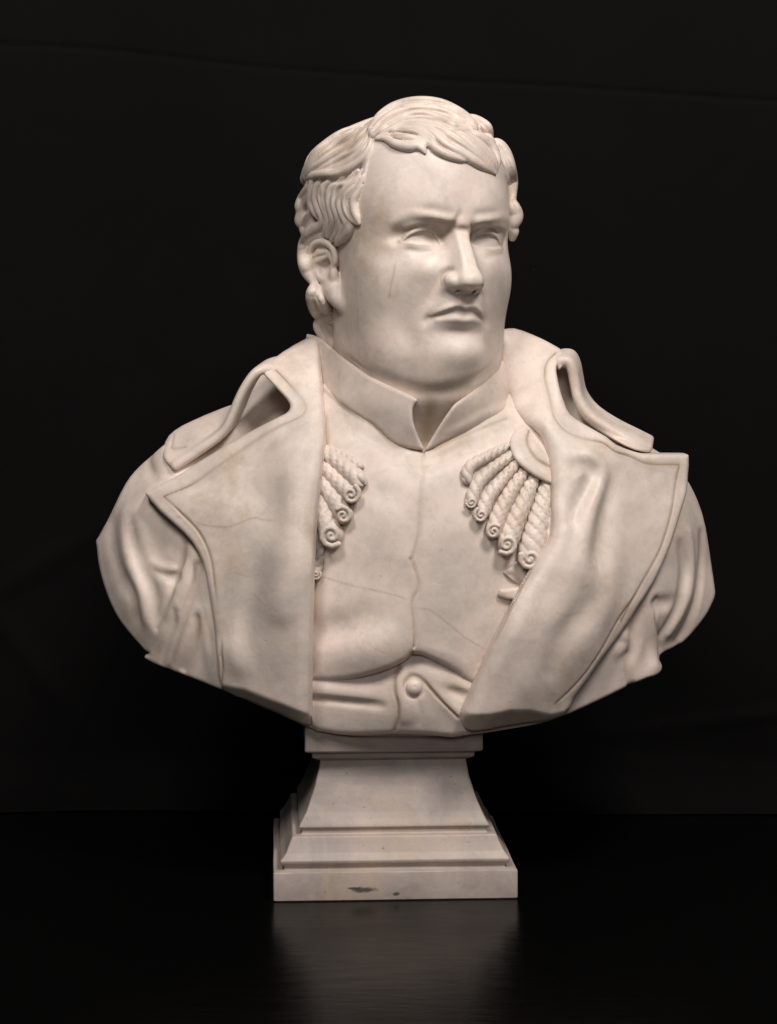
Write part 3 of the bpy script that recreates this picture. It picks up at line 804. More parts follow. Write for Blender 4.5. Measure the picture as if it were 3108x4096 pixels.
body_poly = pts_of(FP, (352, 962), (300, 1008), (270, 1045), (238, 1110), (213, 1157), (206, 1169), (208, 1185), (214, 1230), (232, 1290), (262, 1348), (308, 1402), (322, 1412), (312, 1424), (392, 1457), (480, 1492), (600, 1542), (672, 1574), (760, 1590), (900, 1592), (1010, 1588), (1100, 1576), (1170, 1563), (1235, 1540), (1310, 1506),
    (1370, 1477), (1430, 1448), (1426, 1417), (1475, 1389), (1522, 1335), (1538, 1306), (1545, 1288), (1545, 1270), (1535, 1200), (1518, 1110), (1490, 1045), (1455, 1000), (1410, 968), (1330, 922), (1285, 885), (1256, 850), (1246, 812), (1228, 782), (1180, 752), (1100, 730), (1000, 760), (880, 790), (760, 780), (690, 745), (630, 762), (580, 788), (545, 812), (516, 866), (500, 884), (420, 922))
coat = Relief(body_ctrl, body_poly, smooth=3, back=body_back, k=4, kb=14, h=1.35 * TK)
coat.dirt = []
# left sleeve folds
coat.line(FF, [(250, 1330), (280, 1500), (340, 1660), (400, 1800), (420, 1950)], 8, [-2, -4, -5.5, -5, -4])
coat.line(FF, [(140, 1350), (150, 1500), (200, 1680), (280, 1820), (300, 1960)], 9, [-1, -2, -3, -4, -3])
coat.line(FF, [(480, 1330), (430, 1450), (420, 1560), (500, 1620)], 14, [-2, -4, -5, -2])
coat.line(FF, [(420, 1640), (500, 1680), (560, 1700)], 5, [-1, -4, -6])
coat.line(FF, [(400, 1600), (480, 1640), (560, 1650)], 4, [1, 2.5, 2])
coat.line(FF, [(220, 1280), (240, 1480), (290, 1650), (330, 1800), (360, 1960)], 9, [1, 2, 2.5, 3, 2])
coat.line(FF, [(370, 900), (380, 980), (420, 1060)], 6, [-1, -2, -1])
# strips of the coat front under the left lapel
coat.line(FI, [(610, 120), (600, 230), (560, 340), (520, 450), (470, 560), (430, 660)], 4, [-3, -5, -5, -4, -3, -2])
coat.line(FI, [(640, 150), (650, 260), (620, 380), (570, 480), (550, 560)], 9, [3, 5, 5, 4, 3])
coat.line(FI, [(700, 260), (690, 340), (660, 430), (620, 540), (580, 680), (520, 860), (500, 920)], 3.2, [-5, -5, -5, -5, -4, -4, -3])
coat.line(FI, [(545, 560), (545, 650), (500, 780), (470, 890)], 4, [-2, -3, -3, -2])
coat.line(FI, [(690, 600), (680, 700), (640, 830), (605, 930)], 3.5, [-3, -4, -4, -4])
coat.line(FI, [(740, 560), (760, 700), (790, 880), (800, 980)], 7, [2, 3, 3, 2])
# right sleeve folds
coat.line(FK, [(1380, 130), (1400, 300), (1390, 430), (1340, 600), (1250, 740)], 5, [-2, -4, -5, -5, -4])
coat.line(FK, [(1440, 60), (1450, 250), (1440, 400), (1400, 540), (1300, 720)], 6, [2, 4, 4, 4, 3])
coat.line(FK, [(1520, 60), (1520, 250), (1500, 450), (1440, 640), (1360, 780)], 5, [-2, -4, -5, -5, -4])
coat.line(FK, [(1200, 530), (1280, 520), (1330, 500)], 6, [-6, -5, -2])
coat.line(FK, [(1100, 560), (1080, 680), (1060, 800), (1030, 870)], 7, [-4, -7, -8, -5])
coat.line(FK, [(1170, 480), (1180, 640), (1190, 800), (1200, 940)], 8, [3, 5, 6, 5])
coat.line(FK, [(1210, 500), (1220, 650), (1240, 800), (1250, 900)], 2.6, [-4, -5, -5, -5])
coat.line(FK, [(1020, 870), (1035, 960), (1050, 1080)], 3.5, [-4, -5, -5])
coat.line(FK, [(1000, 740), (1020, 790), (960, 840)], 7, [4, 5, 3])
log('coat body', coat.vol.n)

# --- left lapel with the turned-down collar
lap_l_ctrl = [(FP(690, 745), -8), (FP(650, 750), 0), (FP(600, 775), -6), (FP(563, 803), -24), (FP(640, 800), -26), (FP(694, 830), -44), (FP(600, 840), -44), (FP(660, 870), -54), (FP(640, 885), -56), (FP(700, 880), -62), (FP(704, 960), -92), (FP(690, 1050), -114), (FP(680, 1150), -126), (FP(676, 1300), -134), (FP(672, 1450), -134), (FP(668, 1560), -128),
    (FP(650, 960), -86), (FP(640, 1060), -112), (FP(630, 1200), -126), (FP(620, 1400), -130), (FP(610, 1530), -122), (FP(570, 960), -68), (FP(560, 1060), -88), (FP(540, 1200), -108), (FP(540, 1400), -114), (FP(540, 1510), -108),
    (FP(315, 1070), -44), (FP(350, 1060), -50), (FP(450, 1010), -58), (FP(400, 1155), -68), (FP(460, 1120), -76), (FP(440, 1230), -86), (FP(456, 1330), -94), (FP(478, 1480), -98)]
lap_l_poly = pts_of(FP, (692, 724), (660, 731), (610, 760), (575, 787), (562, 800), (590, 832), (610, 853), (625, 873), (622, 889), (600, 902), (560, 922), (500, 955), (430, 997), (380, 1030), (318, 1062), (316, 1072), (345, 1105), (398, 1153), (428, 1195), (443, 1240), (455, 1320), (467, 1415), (479, 1492), (540, 1520), (600, 1545), (668, 1576), (673, 1545), (673, 1450), (676, 1300), (682, 1150), (692, 1050), (703, 960), (699, 870), (693, 790))
lap_l = Relief(lap_l_ctrl, lap_l_poly, smooth=2, thick=30, k=5, kb=10, roll=(pts_of(FP, (692, 724), (693, 790), (699, 870), (703, 960), (692, 1050), (682, 1150), (676, 1300), (673, 1450), (671, 1560), (669, 1590)), 15), chamfer=([FI(400, 900), FI(600, 960), FI(820, 1030), FI(1000, 1065), FI(1250, 1160), FI(1420, 1235)], 0.85))
lap_l.dirt = []
lap_l.line(FF, [(1200, 355), (1290, 450), (1375, 560), (1380, 620), (1330, 665), (1180, 740), (1000, 860), (830, 980), (650, 1100), (478, 1172)], 1.1, -1.5, dirt=1)
lap_l.line(FF, [(478, 1172), (600, 1290), (700, 1400), (760, 1520), (790, 1650), (810, 1850), (830, 2000), (842, 2200)], 1.1, -1.5, dirt=1)
lap_l.line(FI, [(820, 560), (842, 750), (855, 900), (852, 1010)], 1.1, -1.5, dirt=1)
lap_l.line(FF, [(1100, 1450), (1050, 1650), (1000, 1850), (950, 2050)], 15, [-1, -4.5, -6, -5])
lap_l.line(FF, [(1300, 900), (1320, 1200), (1300, 1500), (1250, 1900)], 15, [2, 4, 5, 4.5])
lap_l.line(FF, [(1440, 300), (1450, 500), (1480, 750), (1470, 950)], 10, [-1, -2, -2, -1])
lap_l.line(FF, [(900, 1700), (870, 1900), (860, 2050)], 12, [-1, -4, -3.5])
lap_l.line(FI, [(900, 560), (930, 720), (960, 900)], 12, [1, 3.5, 3])
lap_l.line(FF, [(600, 1190), (800, 1250), (1000, 1250)], 18, [1, 2.5, 1])
lap_l.line(FF, [(700, 1130), (900, 1010), (1150, 870)], 9, [-1, -2, -1])
leaf_l_ctrl = [(FP(600, 772), 4), (FP(562, 800), -20), (FP(545, 850), -26), (FP(520, 900), -22), (FP(505, 875), -8), (FP(440, 900), 8), (FP(390, 922), 4), (FP(360, 950), -4), (FP(350, 985), -16), (FP(378, 1010), -30), (FP(430, 985), -32), (FP(490, 945), -30), (FP(430, 940), -18), (FP(575, 800), -20)]
leaf_l_poly = pts_of(FP, (604, 762), (575, 787), (545, 825), (525, 852), (508, 869), (490, 876), (440, 895), (392, 917), (362, 940), (350, 968), (350, 990), (362, 1006), (377, 1014), (400, 999), (450, 966), (480, 940), (500, 904), (514, 868), (530, 838), (546, 815), (562, 802), (580, 800), (600, 805), (612, 790))
leaf_l = Relief(leaf_l_ctrl, leaf_l_poly, smooth=2, thick=13, k=6, kb=8, room=(20, 34))
leaf_l.dirt = []
leaf_l.line(FF, [(545, 770), (530, 820), (530, 865), (620, 850)], 1.0, -1.2, dirt=.6)
def fold_edge(vol, path, depths, r, n, step):
    P = np.array([at(p, Y) for p, Y in zip(path, depths)])
    for j in range(n):
        vol.op(tube(P + np.array(step) * j, np.array(r) * (1 - 0.02 * j), n=4), 5)
fold_edge(leaf_l.vol, pts_of(FP, (380, 1005), (427, 974), (478, 936), (498, 902), (512, 868), (527, 838), (544, 813), (560, 801), (580, 797), (602, 802)), (-26, -28, -29, -29, -29, -29, -28, -25, -18, -8), (3, 3.2, 3.2, 3, 3, 3, 3, 3, 3, 3), 15, (0.55, 2.6, 0.55))
log('left lapel')

# --- right lapel
lap_r_ctrl = [(FP(1090, 725), 6), (FP(1110, 716), 14), (FP(1170, 738), 4), (FP(1210, 765), -12), (FP(1195, 800), -30), (FP(1130, 790), -18), (FP(1080, 800), -20), (FP(1105, 860), -36), (FP(1150, 930), -66), (FP(1130, 850), -34), (FP(1180, 920), -72), (FP(1195, 1050), -100), (FP(1192, 1160), -118), (FP(1140, 1270), -130), (FP(1060, 1400), -138), (FP(1003, 1545), -134),
    (FP(1205, 870), -50), (FP(1225, 905), -58), (FP(1260, 920), -60), (FP(1320, 965), -62), (FP(1260, 1000), -86), (FP(1300, 1080), -88), (FP(1280, 1250), -116), (FP(1200, 1400), -132), (FP(1130, 1500), -132), (FP(1100, 1545), -130),
    (FP(1480, 985), -22), (FP(1400, 990), -42), (FP(1360, 1060), -60), (FP(1475, 1060), -32), (FP(1435, 1200), -60), (FP(1350, 1370), -88), (FP(1270, 1470), -102), (FP(1205, 1545), -106), (FP(1370, 1200), -80)]
lap_r_poly = pts_of(FP, (1086, 711), (1112, 709), (1150, 722), (1190, 741), (1222, 764), (1205, 785), (1203, 805), (1210, 840), (1219, 868), (1232, 895), (1262, 916), (1310, 944), (1332, 962), (1380, 979), (1405, 981), (1478, 981), (1489, 988), (1487, 1030), (1484, 1065), (1470, 1110), (1455, 1160), (1440, 1200), (1412, 1260), (1380, 1310), (1345, 1365), (1300, 1425), (1270, 1470), (1240, 1510), (1222, 1545), (1172, 1562), (1090, 1577), (1020, 1588), (1003, 1575), (997, 1548), (1010, 1515), (1050, 1425), (1090, 1345), (1130, 1265), (1165, 1205), (1188, 1160), (1190, 1110), (1188, 1050), (1182, 985), (1168, 945), (1140, 920), (1112, 890), (1095, 850), (1078, 800), (1080, 750))
lap_r = Relief(lap_r_ctrl, lap_r_poly, smooth=2, thick=34, k=5, kb=10, roll=(pts_of(FP, (1080, 750), (1078, 800), (1095, 850), (1112, 890), (1140, 920), (1168, 945), (1182, 985), (1188, 1050), (1190, 1110), (1188, 1160), (1165, 1205), (1130, 1265), (1090, 1345), (1050, 1425), (1010, 1515), (999, 1545), (998, 1570), (1003, 1600)), 16), chamfer=([FP(1000, 1545), FP(1060, 1543), FP(1105, 1535), FP(1145, 1536), FP(1190, 1545), FP(1220, 1538), FP(1260, 1500)], 0.9))
lap_r.dirt = []
lap_r.line(FH, [(540, 255), (480, 320), (465, 430), (500, 560), (540, 690), (620, 780), (740, 830), (860, 860), (940, 920), (1040, 950), (1160, 1000), (1370, 1005)], 1.1, -1.5, dirt=1)
lap_r.line(FH, [(1370, 1005), (1350, 1130), (1320, 1330), (1250, 1560), (1180, 1700), (1100, 1840), (980, 2050)], 1.1, -1.5, dirt=1)
lap_r.line(FK, [(1080, 460), (960, 640), (860, 820), (740, 1000), (620, 1130), (540, 1200)], 1.1, -1.5, dirt=1)
lap_r.line(FH, [(660, 1010), (740, 1010), (790, 1060), (770, 1130), (700, 1260), (620, 1400)], 8, [-2, -5, -7, -6, -3, -1])       # hollow of the fold
lap_r.line(FH, [(700, 950), (790, 960), (850, 1040), (840, 1150), (790, 1300), (740, 1500), (700, 1700)], 10, [1, 4, 6, 6.5, 6, 4, 2])
lap_r.line(FH, [(880, 1000), (900, 1150), (870, 1350), (850, 1600), (860, 1850)], 12, [-2, -4, -5, -5, -2])
lap_r.line(FH, [(900, 900), (980, 1080), (1060, 1250), (1180, 1450)], 14, [1, 3, 3, 1])
lap_r.line(FK, [(760, 400), (740, 560), (600, 760), (520, 950)], 15, [-1, -4.5, -5.5, -3])
lap_r.line(FK, [(900, 150), (880, 400), (860, 560), (780, 760)], 14, [1, 3.5, 3.5, 1])
lap_r.line(FK, [(420, 250), (330, 500), (230, 760), (150, 950)], 15, [1, 3, 3.5, 2])
lap_r.line(FH, [(540, 1250), (600, 1400), (560, 1550)], 8, [1, 2, 1])
leaf_r_ctrl = [(FP(1190, 745), 16), (FP(1218, 765), -8), (FP(1240, 775), -4), (FP(1257, 820), 2), (FP(1262, 850), 4), (FP(1230, 800), -18), (FP(1235, 850), -22), (FP(1260, 890), -14), (FP(1310, 900), 0), (FP(1300, 930), -20), (FP(1345, 955), -30), (FP(1370, 930), -6), (FP(1400, 962), -16), (FP(1250, 905), -28)]
leaf_r_poly = pts_of(FP, (1190, 742), (1225, 765), (1243, 779), (1254, 805), (1259, 835), (1280, 868), (1312, 898), (1350, 926), (1390, 952), (1405, 964), (1402, 977), (1375, 975), (1345, 962), (1310, 943), (1275, 920), (1250, 895), (1240, 860), (1232, 822), (1226, 795), (1218, 790), (1208, 800), (1203, 780))
leaf_r = Relief(leaf_r_ctrl, leaf_r_poly, smooth=2, thick=14, k=5, kb=8, room=(15, 34))
leaf_r.dirt = []
fold_edge(leaf_r.vol, pts_of(FP, (1182, 792), (1200, 784), (1214, 779), (1228, 783), (1237, 802), (1242, 830), (1250, 865), (1275, 900), (1320, 930), (1370, 955), (1398, 968)), (-8, -14, -18, -18, -18, -18, -20, -20, -21, -21, -18), (3, 3.5, 3.5, 3.5, 3.5, 3.5, 3.5, 3.5, 3.5, 3.5, 3), 13, (0.6, 2.8, 0.7))
log('right lapel')

# --- tunic: jacket front over the waistcoat
tun_ctrl = [(FP(690, 850), -24), (FP(760, 880), -58), (FP(840, 930), -76), (FP(912, 965), -84), (FP(980, 940), -78), (FP(1050, 900), -62), (FP(1120, 880), -34), (FP(690, 950), -58), (FP(1150, 950), -62), (FP(800, 1030), -97), (FP(910, 1040), -101), (FP(1020, 1040), -96),
    (FP(690, 1100), -86), (FP(800, 1150), -110), (FP(900, 1150), -112), (FP(1010, 1150), -108), (FP(1140, 1100), -88), (FP(1170, 1200), -92), (FP(690, 1250), -98), (FP(790, 1300), -116), (FP(890, 1290), -116), (FP(1010, 1290), -112), (FP(1100, 1330), -104), (FP(690, 1380), -106), (FP(800, 1400), -121), (FP(870, 1420), -117), (FP(960, 1410), -112), (FP(1050, 1420), -106), (FP(690, 1450), -106), (FP(900, 1440), -110)]
jacket_poly = pts_of(FP, (640, 840), (700, 825), (800, 895), (870, 950), (912, 974), (960, 950), (1040, 890), (1110, 840), (1180, 900), (1230, 1000), (1230, 1300), (1100, 1480), (1016, 1478)) + pts_of(FJ, (1000, 800), (900, 745), (800, 690), (735, 672), (715, 665), (690, 700), (640, 738), (500, 790), (300, 838), (80, 850), (-60, 850))
jacket = Relief(tun_ctrl, jacket_poly, smooth=2, thick=40, k=9, kb=4)
jacket.dirt = []
seam1 = [(800, 870), (795, 950), (785, 1100), (775, 1250), (770, 1400), (742, 1520), (722, 1585)]
seam2 = [(715, 60), (765, 230), (727, 340), (735, 480), (740, 590), (715, 665)]
jacket.line(FG, [(x - 24, y) for x, y in seam1], 7, [0.2, 0.7, .8, .8, .8, .8, .8])
jacket.line(FJ, [(x - 22, y) for x, y in seam2], 7, [0.8, .8, 1.0, 1.4, 2, 2])
jacket.line(FG, seam1, 1.3, [-1.6] * 7, dirt=.5)
jacket.line(FJ, seam2, 1.5, [-1.6, -1.5, -1.6, -1.8, -2.4, -3], dirt=.5)
jacket.line(FG, [(150, 640), (350, 760), (560, 870), (760, 920)], 12, [0, -2, -3, -1])
jacket.line(FG, [(830, 950), (950, 900), (1150, 820)], 8, [-3, -3, -1])
jacket.line(FJ, [(80, 540), (250, 500), (420, 450), (550, 430)], 14, [-5, -5, -3, -1])
jacket.line(FJ, [(80, 690), (300, 680), (500, 640), (640, 590)], 22, [2, 4, 4, 2])
jacket.line(FJ, [(800, 640), (950, 690), (1080, 760)], 8, [1, 1.5, 1])
jacket.line(FG, [(420, 1120), (560, 1180), (700, 1190)], 12, [-0.5, -1.5, -0.5])
vest_ctrl = [(FP(660, 1400), -96), (FP(660, 1480), -101), (FP(670, 1560), -98), (FP(760, 1450), -107), (FP(850, 1440), -107), (FP(950, 1450), -105), (FP(1050, 1470), -100), (FP(760, 1540), -106), (FP(850, 1510), -110), (FP(900, 1540), -109), (FP(1000, 1540), -104), (FP(760, 1590), -100), (FP(900, 1592), -101), (FP(1020, 1590), -98)]
vest_poly = pts_of(FP, (640, 1400), (850, 1400), (1080, 1400), (1060, 1500), (1020, 1588), (930, 1591), (850, 1588), (760, 1591), (700, 1584), (668, 1572), (640, 1500))
vest = Relief(vest_ctrl, vest_poly, smooth=2, thick=40, k=8, kb=4)
vest.dirt = []
vest.line(FJ, [(640, 760), (612, 830), (612, 920), (632, 1000), (632, 1090), (610, 1170)], 1.6, [-2.5, -2.6, -2.4, -2.4, -2.4, -2.2], dirt=1)
vest.line(FJ, [(675, 790), (650, 850), (655, 930), (675, 1000), (672, 1090)], 6, [1.5, 1.8, 1.8, 1.8, 1.5])
vest.line(FJ, [(690, 850), (715, 815), (760, 820), (810, 860), (900, 960), (1020, 1080)], 1.6, [-1, -2, -2.6, -2.6, -2.4, -2], dirt=1)
vest.line(FJ, [(850, 880), (950, 990), (1040, 1080)], 7, [1, 2, 1.5])
vest.line(FJ, [(80, 962), (200, 968), (350, 985), (480, 1000), (540, 1005)], 4, [-3.5, -3.5, -4, -3, -1])
vest.line(FJ, [(80, 900), (250, 915), (420, 930)], 9, [2, 3, 2])
vest.line(FJ, [(960, 890), (1020, 920), (1070, 940)], 4.5, [-1, -4, -4])
vest.line(FJ, [(800, 790), (930, 840), (1050, 890)], 8, [1, 2.5, 2])
vest.line(FJ, [(760, 980), (775, 1040), (770, 1120)], 3, [-0.8, -1.2, -0.6])
log('tunic')

# --- stand collar of the tunic
col_ctrl_l = [(FP(660, 770), 18), (FP(690, 770), 0), (FP(730, 790), -36), (FP(790, 830), -70), (FP(850, 855), -86), (FP(897, 865), -93), (FP(890, 900), -93), (FP(912, 965), -88), (FP(860, 950), -85), (FP(800, 910), -73), (FP(740, 870), -54), (FP(695, 835), -12), (FP(830, 890), -83)]
col_l_poly = pts_of(FG, (40, 120), (120, 140), (200, 205), (260, 258), (340, 318), (450, 395), (600, 468), (680, 505), (757, 545), (742, 575), (728, 610), (732, 690), (768, 795), (800, 862), (790, 874), (700, 862), (625, 842), (560, 795), (470, 705), (330, 622), (140, 466), (20, 380))
col_l = Relief(col_ctrl_l, col_l_poly, smooth=2, thick=13, k=4, kb=6)
col_l.dirt = []
col_ctrl_r = [(FP(1080, 785), -18), (FP(1050, 830), -62), (FP(1000, 865), -88), (FP(980, 880), -92), (FP(950, 920), -89), (FP(918, 967), -87), (FP(1000, 930), -78), (FP(1050, 890), -65), (FP(1100, 880), -32), (FP(1110, 860), -14), (FP(1080, 830), -44)]
col_r_poly = pts_of(FG, (1340, 280), (1285, 300), (1262, 345), (1180, 440), (1085, 515), (1002, 572), (960, 625), (905, 705), (850, 795), (812, 862), (820, 878), (880, 850), (960, 812), (1150, 730), (1330, 655), (1400, 610), (1440, 520), (1400, 380))
col_r = Relief(col_ctrl_r, col_r_poly, smooth=2, thick=13, k=4, kb=6)
col_r.dirt = []
col_r.line(FG, [(900, 800), (1050, 720), (1200, 640), (1330, 600)], 5, [0, 1.2, 1.5, 1])
lap_l.dirt.append((catmull(lap_l.on(FF, [(560, 1300), (740, 1355), (900, 1365), (1050, 1310), (1140, 1325), (1400, 1345)]), 6), 0.55, .55))
lap_l.dirt.append((catmull(lap_l.on(FI, [(1060, 450), (1120, 510), (1200, 550), (1400, 565)]), 6), 0.55, .4))
lap_l.dirt.append((catmull(lap_l.on(FI, [(930, 310), (1020, 330), (1090, 320)]), 6), 0.5, .3))
jacket.dirt.append((catmull(jacket.on(FJ, [(140, 170), (300, 220), (480, 260), (640, 300), (720, 330)]), 6), 0.55, .5))
jacket.dirt.append((catmull(jacket.on(FJ, [(740, 375), (840, 390), (950, 470), (1060, 560), (1190, 640)]), 6), 0.5, .45))
jacket.dirt.append((catmull(jacket.on(FJ, [(440, 600), (490, 640), (540, 665)]), 6), 0.5, .35))
for q in ([(550, 590), (620, 610), (700, 590)], [(100, 790), (250, 770), (400, 790)]):
    lap_r.dirt.append((catmull(lap_r.on(FK, q), 6), 0.5, .35))
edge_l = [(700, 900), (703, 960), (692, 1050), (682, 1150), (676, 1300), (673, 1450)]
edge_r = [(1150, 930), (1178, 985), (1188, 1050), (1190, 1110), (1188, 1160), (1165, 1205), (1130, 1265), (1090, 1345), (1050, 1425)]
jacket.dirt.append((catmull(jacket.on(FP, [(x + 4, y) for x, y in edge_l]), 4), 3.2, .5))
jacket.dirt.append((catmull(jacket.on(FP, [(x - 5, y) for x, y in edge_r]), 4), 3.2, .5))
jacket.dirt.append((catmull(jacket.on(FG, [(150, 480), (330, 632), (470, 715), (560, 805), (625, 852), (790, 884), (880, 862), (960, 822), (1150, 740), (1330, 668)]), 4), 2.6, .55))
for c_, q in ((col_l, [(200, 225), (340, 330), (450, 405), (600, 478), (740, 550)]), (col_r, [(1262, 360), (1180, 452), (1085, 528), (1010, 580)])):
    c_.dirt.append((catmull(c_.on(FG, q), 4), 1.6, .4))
log('collar')
# ---------------------------------------------------------------- epaulettes, ribbon ends, button
def cord_prim(P, R, pitch, depth, n=6, hand=1, phase=0.0):
    starts = 4 if max(R) > 7.5 else 3
    Q = catmull(np.column_stack([P, R]), n); P, R = Q[:, :3], np.maximum(Q[:, 3], 0.3)
    S = np.concatenate([[0], np.cumsum(np.linalg.norm(np.diff(P, axis=0), axis=1))])
    lo = (P - R[:, None]).min(0); hi = (P + R[:, None]).max(0)
    def fn(x, y, z):
        best = None
        for i in range(len(P) - 1):
            a, b = P[i], P[i + 1]; d = b - a; L = float(d @ d) + 1e-9; T = d / math.sqrt(L)
            N = np.array([0, -1, 0]) - T * (-T[1]); N /= np.linalg.norm(N); B = np.cross(T, N)
            px, py, pz = x - F4(a[0]), y - F4(a[1]), z - F4(a[2])
            t = np.clip((px * d[0] + py * d[1] + pz * d[2]) / L, 0, 1)
            qx, qy, qz = px - t * d[0], py - t * d[1], pz - t * d[2]
            r = np.sqrt(qx ** 2 + qy ** 2 + qz ** 2)
            th = np.arctan2(qx * B[0] + qy * B[1] + qz * B[2], qx * N[0] + qy * N[1] + qz * N[2])
            s_ = S[i] + t * math.sqrt(L)
            ph = starts * hand * th + 2 * math.pi * s_ / pitch + phase
            rr = (R[i] + t * (R[i + 1] - R[i])) - depth * (1 - np.abs(np.cos(ph * 0.5)) ** 0.6)
            q = ((r - rr) * 0.85).astype(F4)
            best = q if best is None else np.minimum(best, q)
        return best
    return fn, lo, hi
def cords(surface, frame, defs, hand):
    """each rope is its own small volume laid on the tunic"""
    out = []
    for ci, (q, r, pitch, curl) in enumerate(defs):
        r = np.interp(np.linspace(0, 1, len(q)), np.linspace(0, 1, len(r)), r) * 1.38
        p = world_trace(surface, pts_of(frame, *q))
        p = p + np.array([0, -1, 0]) * (r[:, None] * 0.55)
        v = Vol(p.min(0) - r.max() - 5, p.max(0) + r.max() + 5, 0.65 * TK)
        v.op(cord_prim(p, r, pitch * 1.12, r.mean() * 0.36, hand=hand, phase=1.7 * ci))
        if curl:
            R = r[-1] * 0.92; c = p[-1] + np.array([0, -r[-1] * 0.35, 0])
            ang = np.linspace(0, 1, 16)
            a0 = math.radians(120 + 37 * ((ci * 5) % 7 - 3)); R *= (1.0, .88, 1.06, .94)[ci % 4]
            sp = [c + np.array([hand * math.cos(a0 + 9.6 * t) * R * (1 - .86 * t), -r[-1] * .55 - 1.6 * t, math.sin(a0 + 9.6 * t) * R * (1 - .86 * t)]) for t in ang]
            v.op(ellipsoid(c + [0, 1.5, 0], (R * 0.9, r[-1] * .8, R * 0.9)), 1.0)
            v.op(tube(np.array(sp), np.linspace(R * .26, R * .15, 16), raw=True), 0.4)
        out.append(v)
    return out
ep_r = cords(jacket.vol, FG, [
    ([(1330, 845), (1210, 910), (1110, 965), (1078, 1010), (1078, 1060)], (3.2, 4.4, 4.6, 4.0), 7.0, False),
    ([(1370, 900), (1250, 985), (1160, 1070), (1118, 1150), (1105, 1205)], (3.4, 4.8, 5.0, 4.6), 7.5, True),
    ([(1405, 950), (1300, 1065), (1215, 1175), (1180, 1260), (1165, 1285)], (3.6, 5.0, 5.4, 5.0), 7.5, True),
    ([(1450, 1000), (1370, 1120), (1300, 1250), (1262, 1345), (1245, 1390)], (4.0, 5.8, 6.6, 6.0), 8.0, True),
    ([(1510, 1040), (1450, 1180), (1390, 1310), (1350, 1420), (1330, 1470)], (4.4, 7.0, 8.0, 7.4), 8.5, True),
    ([(1590, 1080), (1555, 1240), (1515, 1390), (1490, 1500), (1478, 1560)], (5.0, 8.2, 9.6, 8.8), 9.0, True),
    ([(1640, 1130), (1615, 1290), (1600, 1420)], (5.0, 7.0, 7.0), 9.0, False)], 1)
ep_l = cords(jacket.vol, FG, [
    ([(120, 850), (220, 880), (310, 925), (385, 975)], (3.0, 3.4, 3.4), 6.0, False),
    ([(120, 885), (220, 930), (310, 1000), (375, 1060)], (5.0, 6.4, 6.8), 8.0, False),
    ([(110, 945), (190, 1010), (270, 1095), (330, 1150)], (5.0, 6.4, 6.6), 8.0, True),
    ([(90, 1020), (150, 1090), (225, 1190), (280, 1285)], (5.0, 6.8, 7.0), 8.0, True),
    ([(70, 1090), (120, 1200), (170, 1320), (205, 1410)], (5.0, 8.2, 8.6), 8.5, True),
    ([(75, 1260), (105, 1400), (118, 1530), (105, 1670)], (4.0, 4.6, 4.2), 7.0, True)], -1)
log('cords')
# crescent of the right epaulette
cres_ctrl = [(FG(*q), Y) for q, Y in (((1420, 720), -58), ((1360, 860), -84), ((1440, 990), -95), ((1610, 1090), -92), ((1560, 760), -50), ((1620, 950), -78), ((1500, 860), -80), ((1700, 1000), -74))]
cres_poly = pts_of(FG, (1440, 700), (1390, 740), (1356, 810), (1362, 880), (1400, 950), (1470, 1010), (1550, 1060), (1625, 1095), (1700, 1100), (1700, 900), (1600, 760), (1520, 710))
cres = Relief(cres_ctrl, cres_poly, smooth=2, thick=14, k=5, h=0.8 * TK)
cres.dirt = []
cres.line(FG, [(1480, 745), (1465, 800), (1480, 860), (1530, 930), (1600, 975), (1660, 990)], 1.3, -1.8, dirt=1)
cres.line(FG, [(1500, 770), (1500, 830), (1560, 920), (1640, 960)], 6, 1.5)
cres.line(FG, [(1415, 770), (1400, 840), (1440, 930), (1520, 1000), (1620, 1050)], 4.5, 1.3)
# two ribbon ends under the right epaulette
rib = []
for q, Ys in ((((1395, 1590), (1325, 1650), (1310, 1668), (1335, 1690), (1420, 1750), (1480, 1760), (1540, 1660), (1470, 1610)), -118), (((1290, 1775), (1275, 1805), (1290, 1825), (1385, 1840), (1460, 1800), (1440, 1755), (1360, 1765)), -118)):
    z = world_trace(jacket.vol, pts_of(FG, *q))
    ctrl = [(FG(*a), float(b[1]) - 6.5 + (2 if i % 3 else 0)) for i, (a, b) in enumerate(zip(q, z))]
    R_ = Relief(ctrl, pts_of(FG, *q), smooth=3, thick=12, k=4, h=0.8 * TK); R_.dirt = []
    rib.append(R_)
rib[0].line(FG, [(1320, 1660), (1380, 1690), (1430, 1745)], 2.5, [-1, -3, -3])
# waistcoat button
b_c = world_trace(vest.vol, [FJ(735, 888)])[0]
button = Vol(b_c - 14, b_c + 14, 0.6 * TK)
button.op(ellipsoid(b_c, (7.6, 5.2, 7.6)))
button.push(bump(b_c + [0.5, -5, 1.5], (1.0, 2, 1.0), -0.7))
vest.vol.push(stroke([b_c + np.array([math.cos(a) * 8.6, 0, math.sin(a) * 8.6]) for a in np.linspace(0, 2 * math.pi, 13)], 2.2, [-2.0] * 13, n=3, taper=False))
log('details')
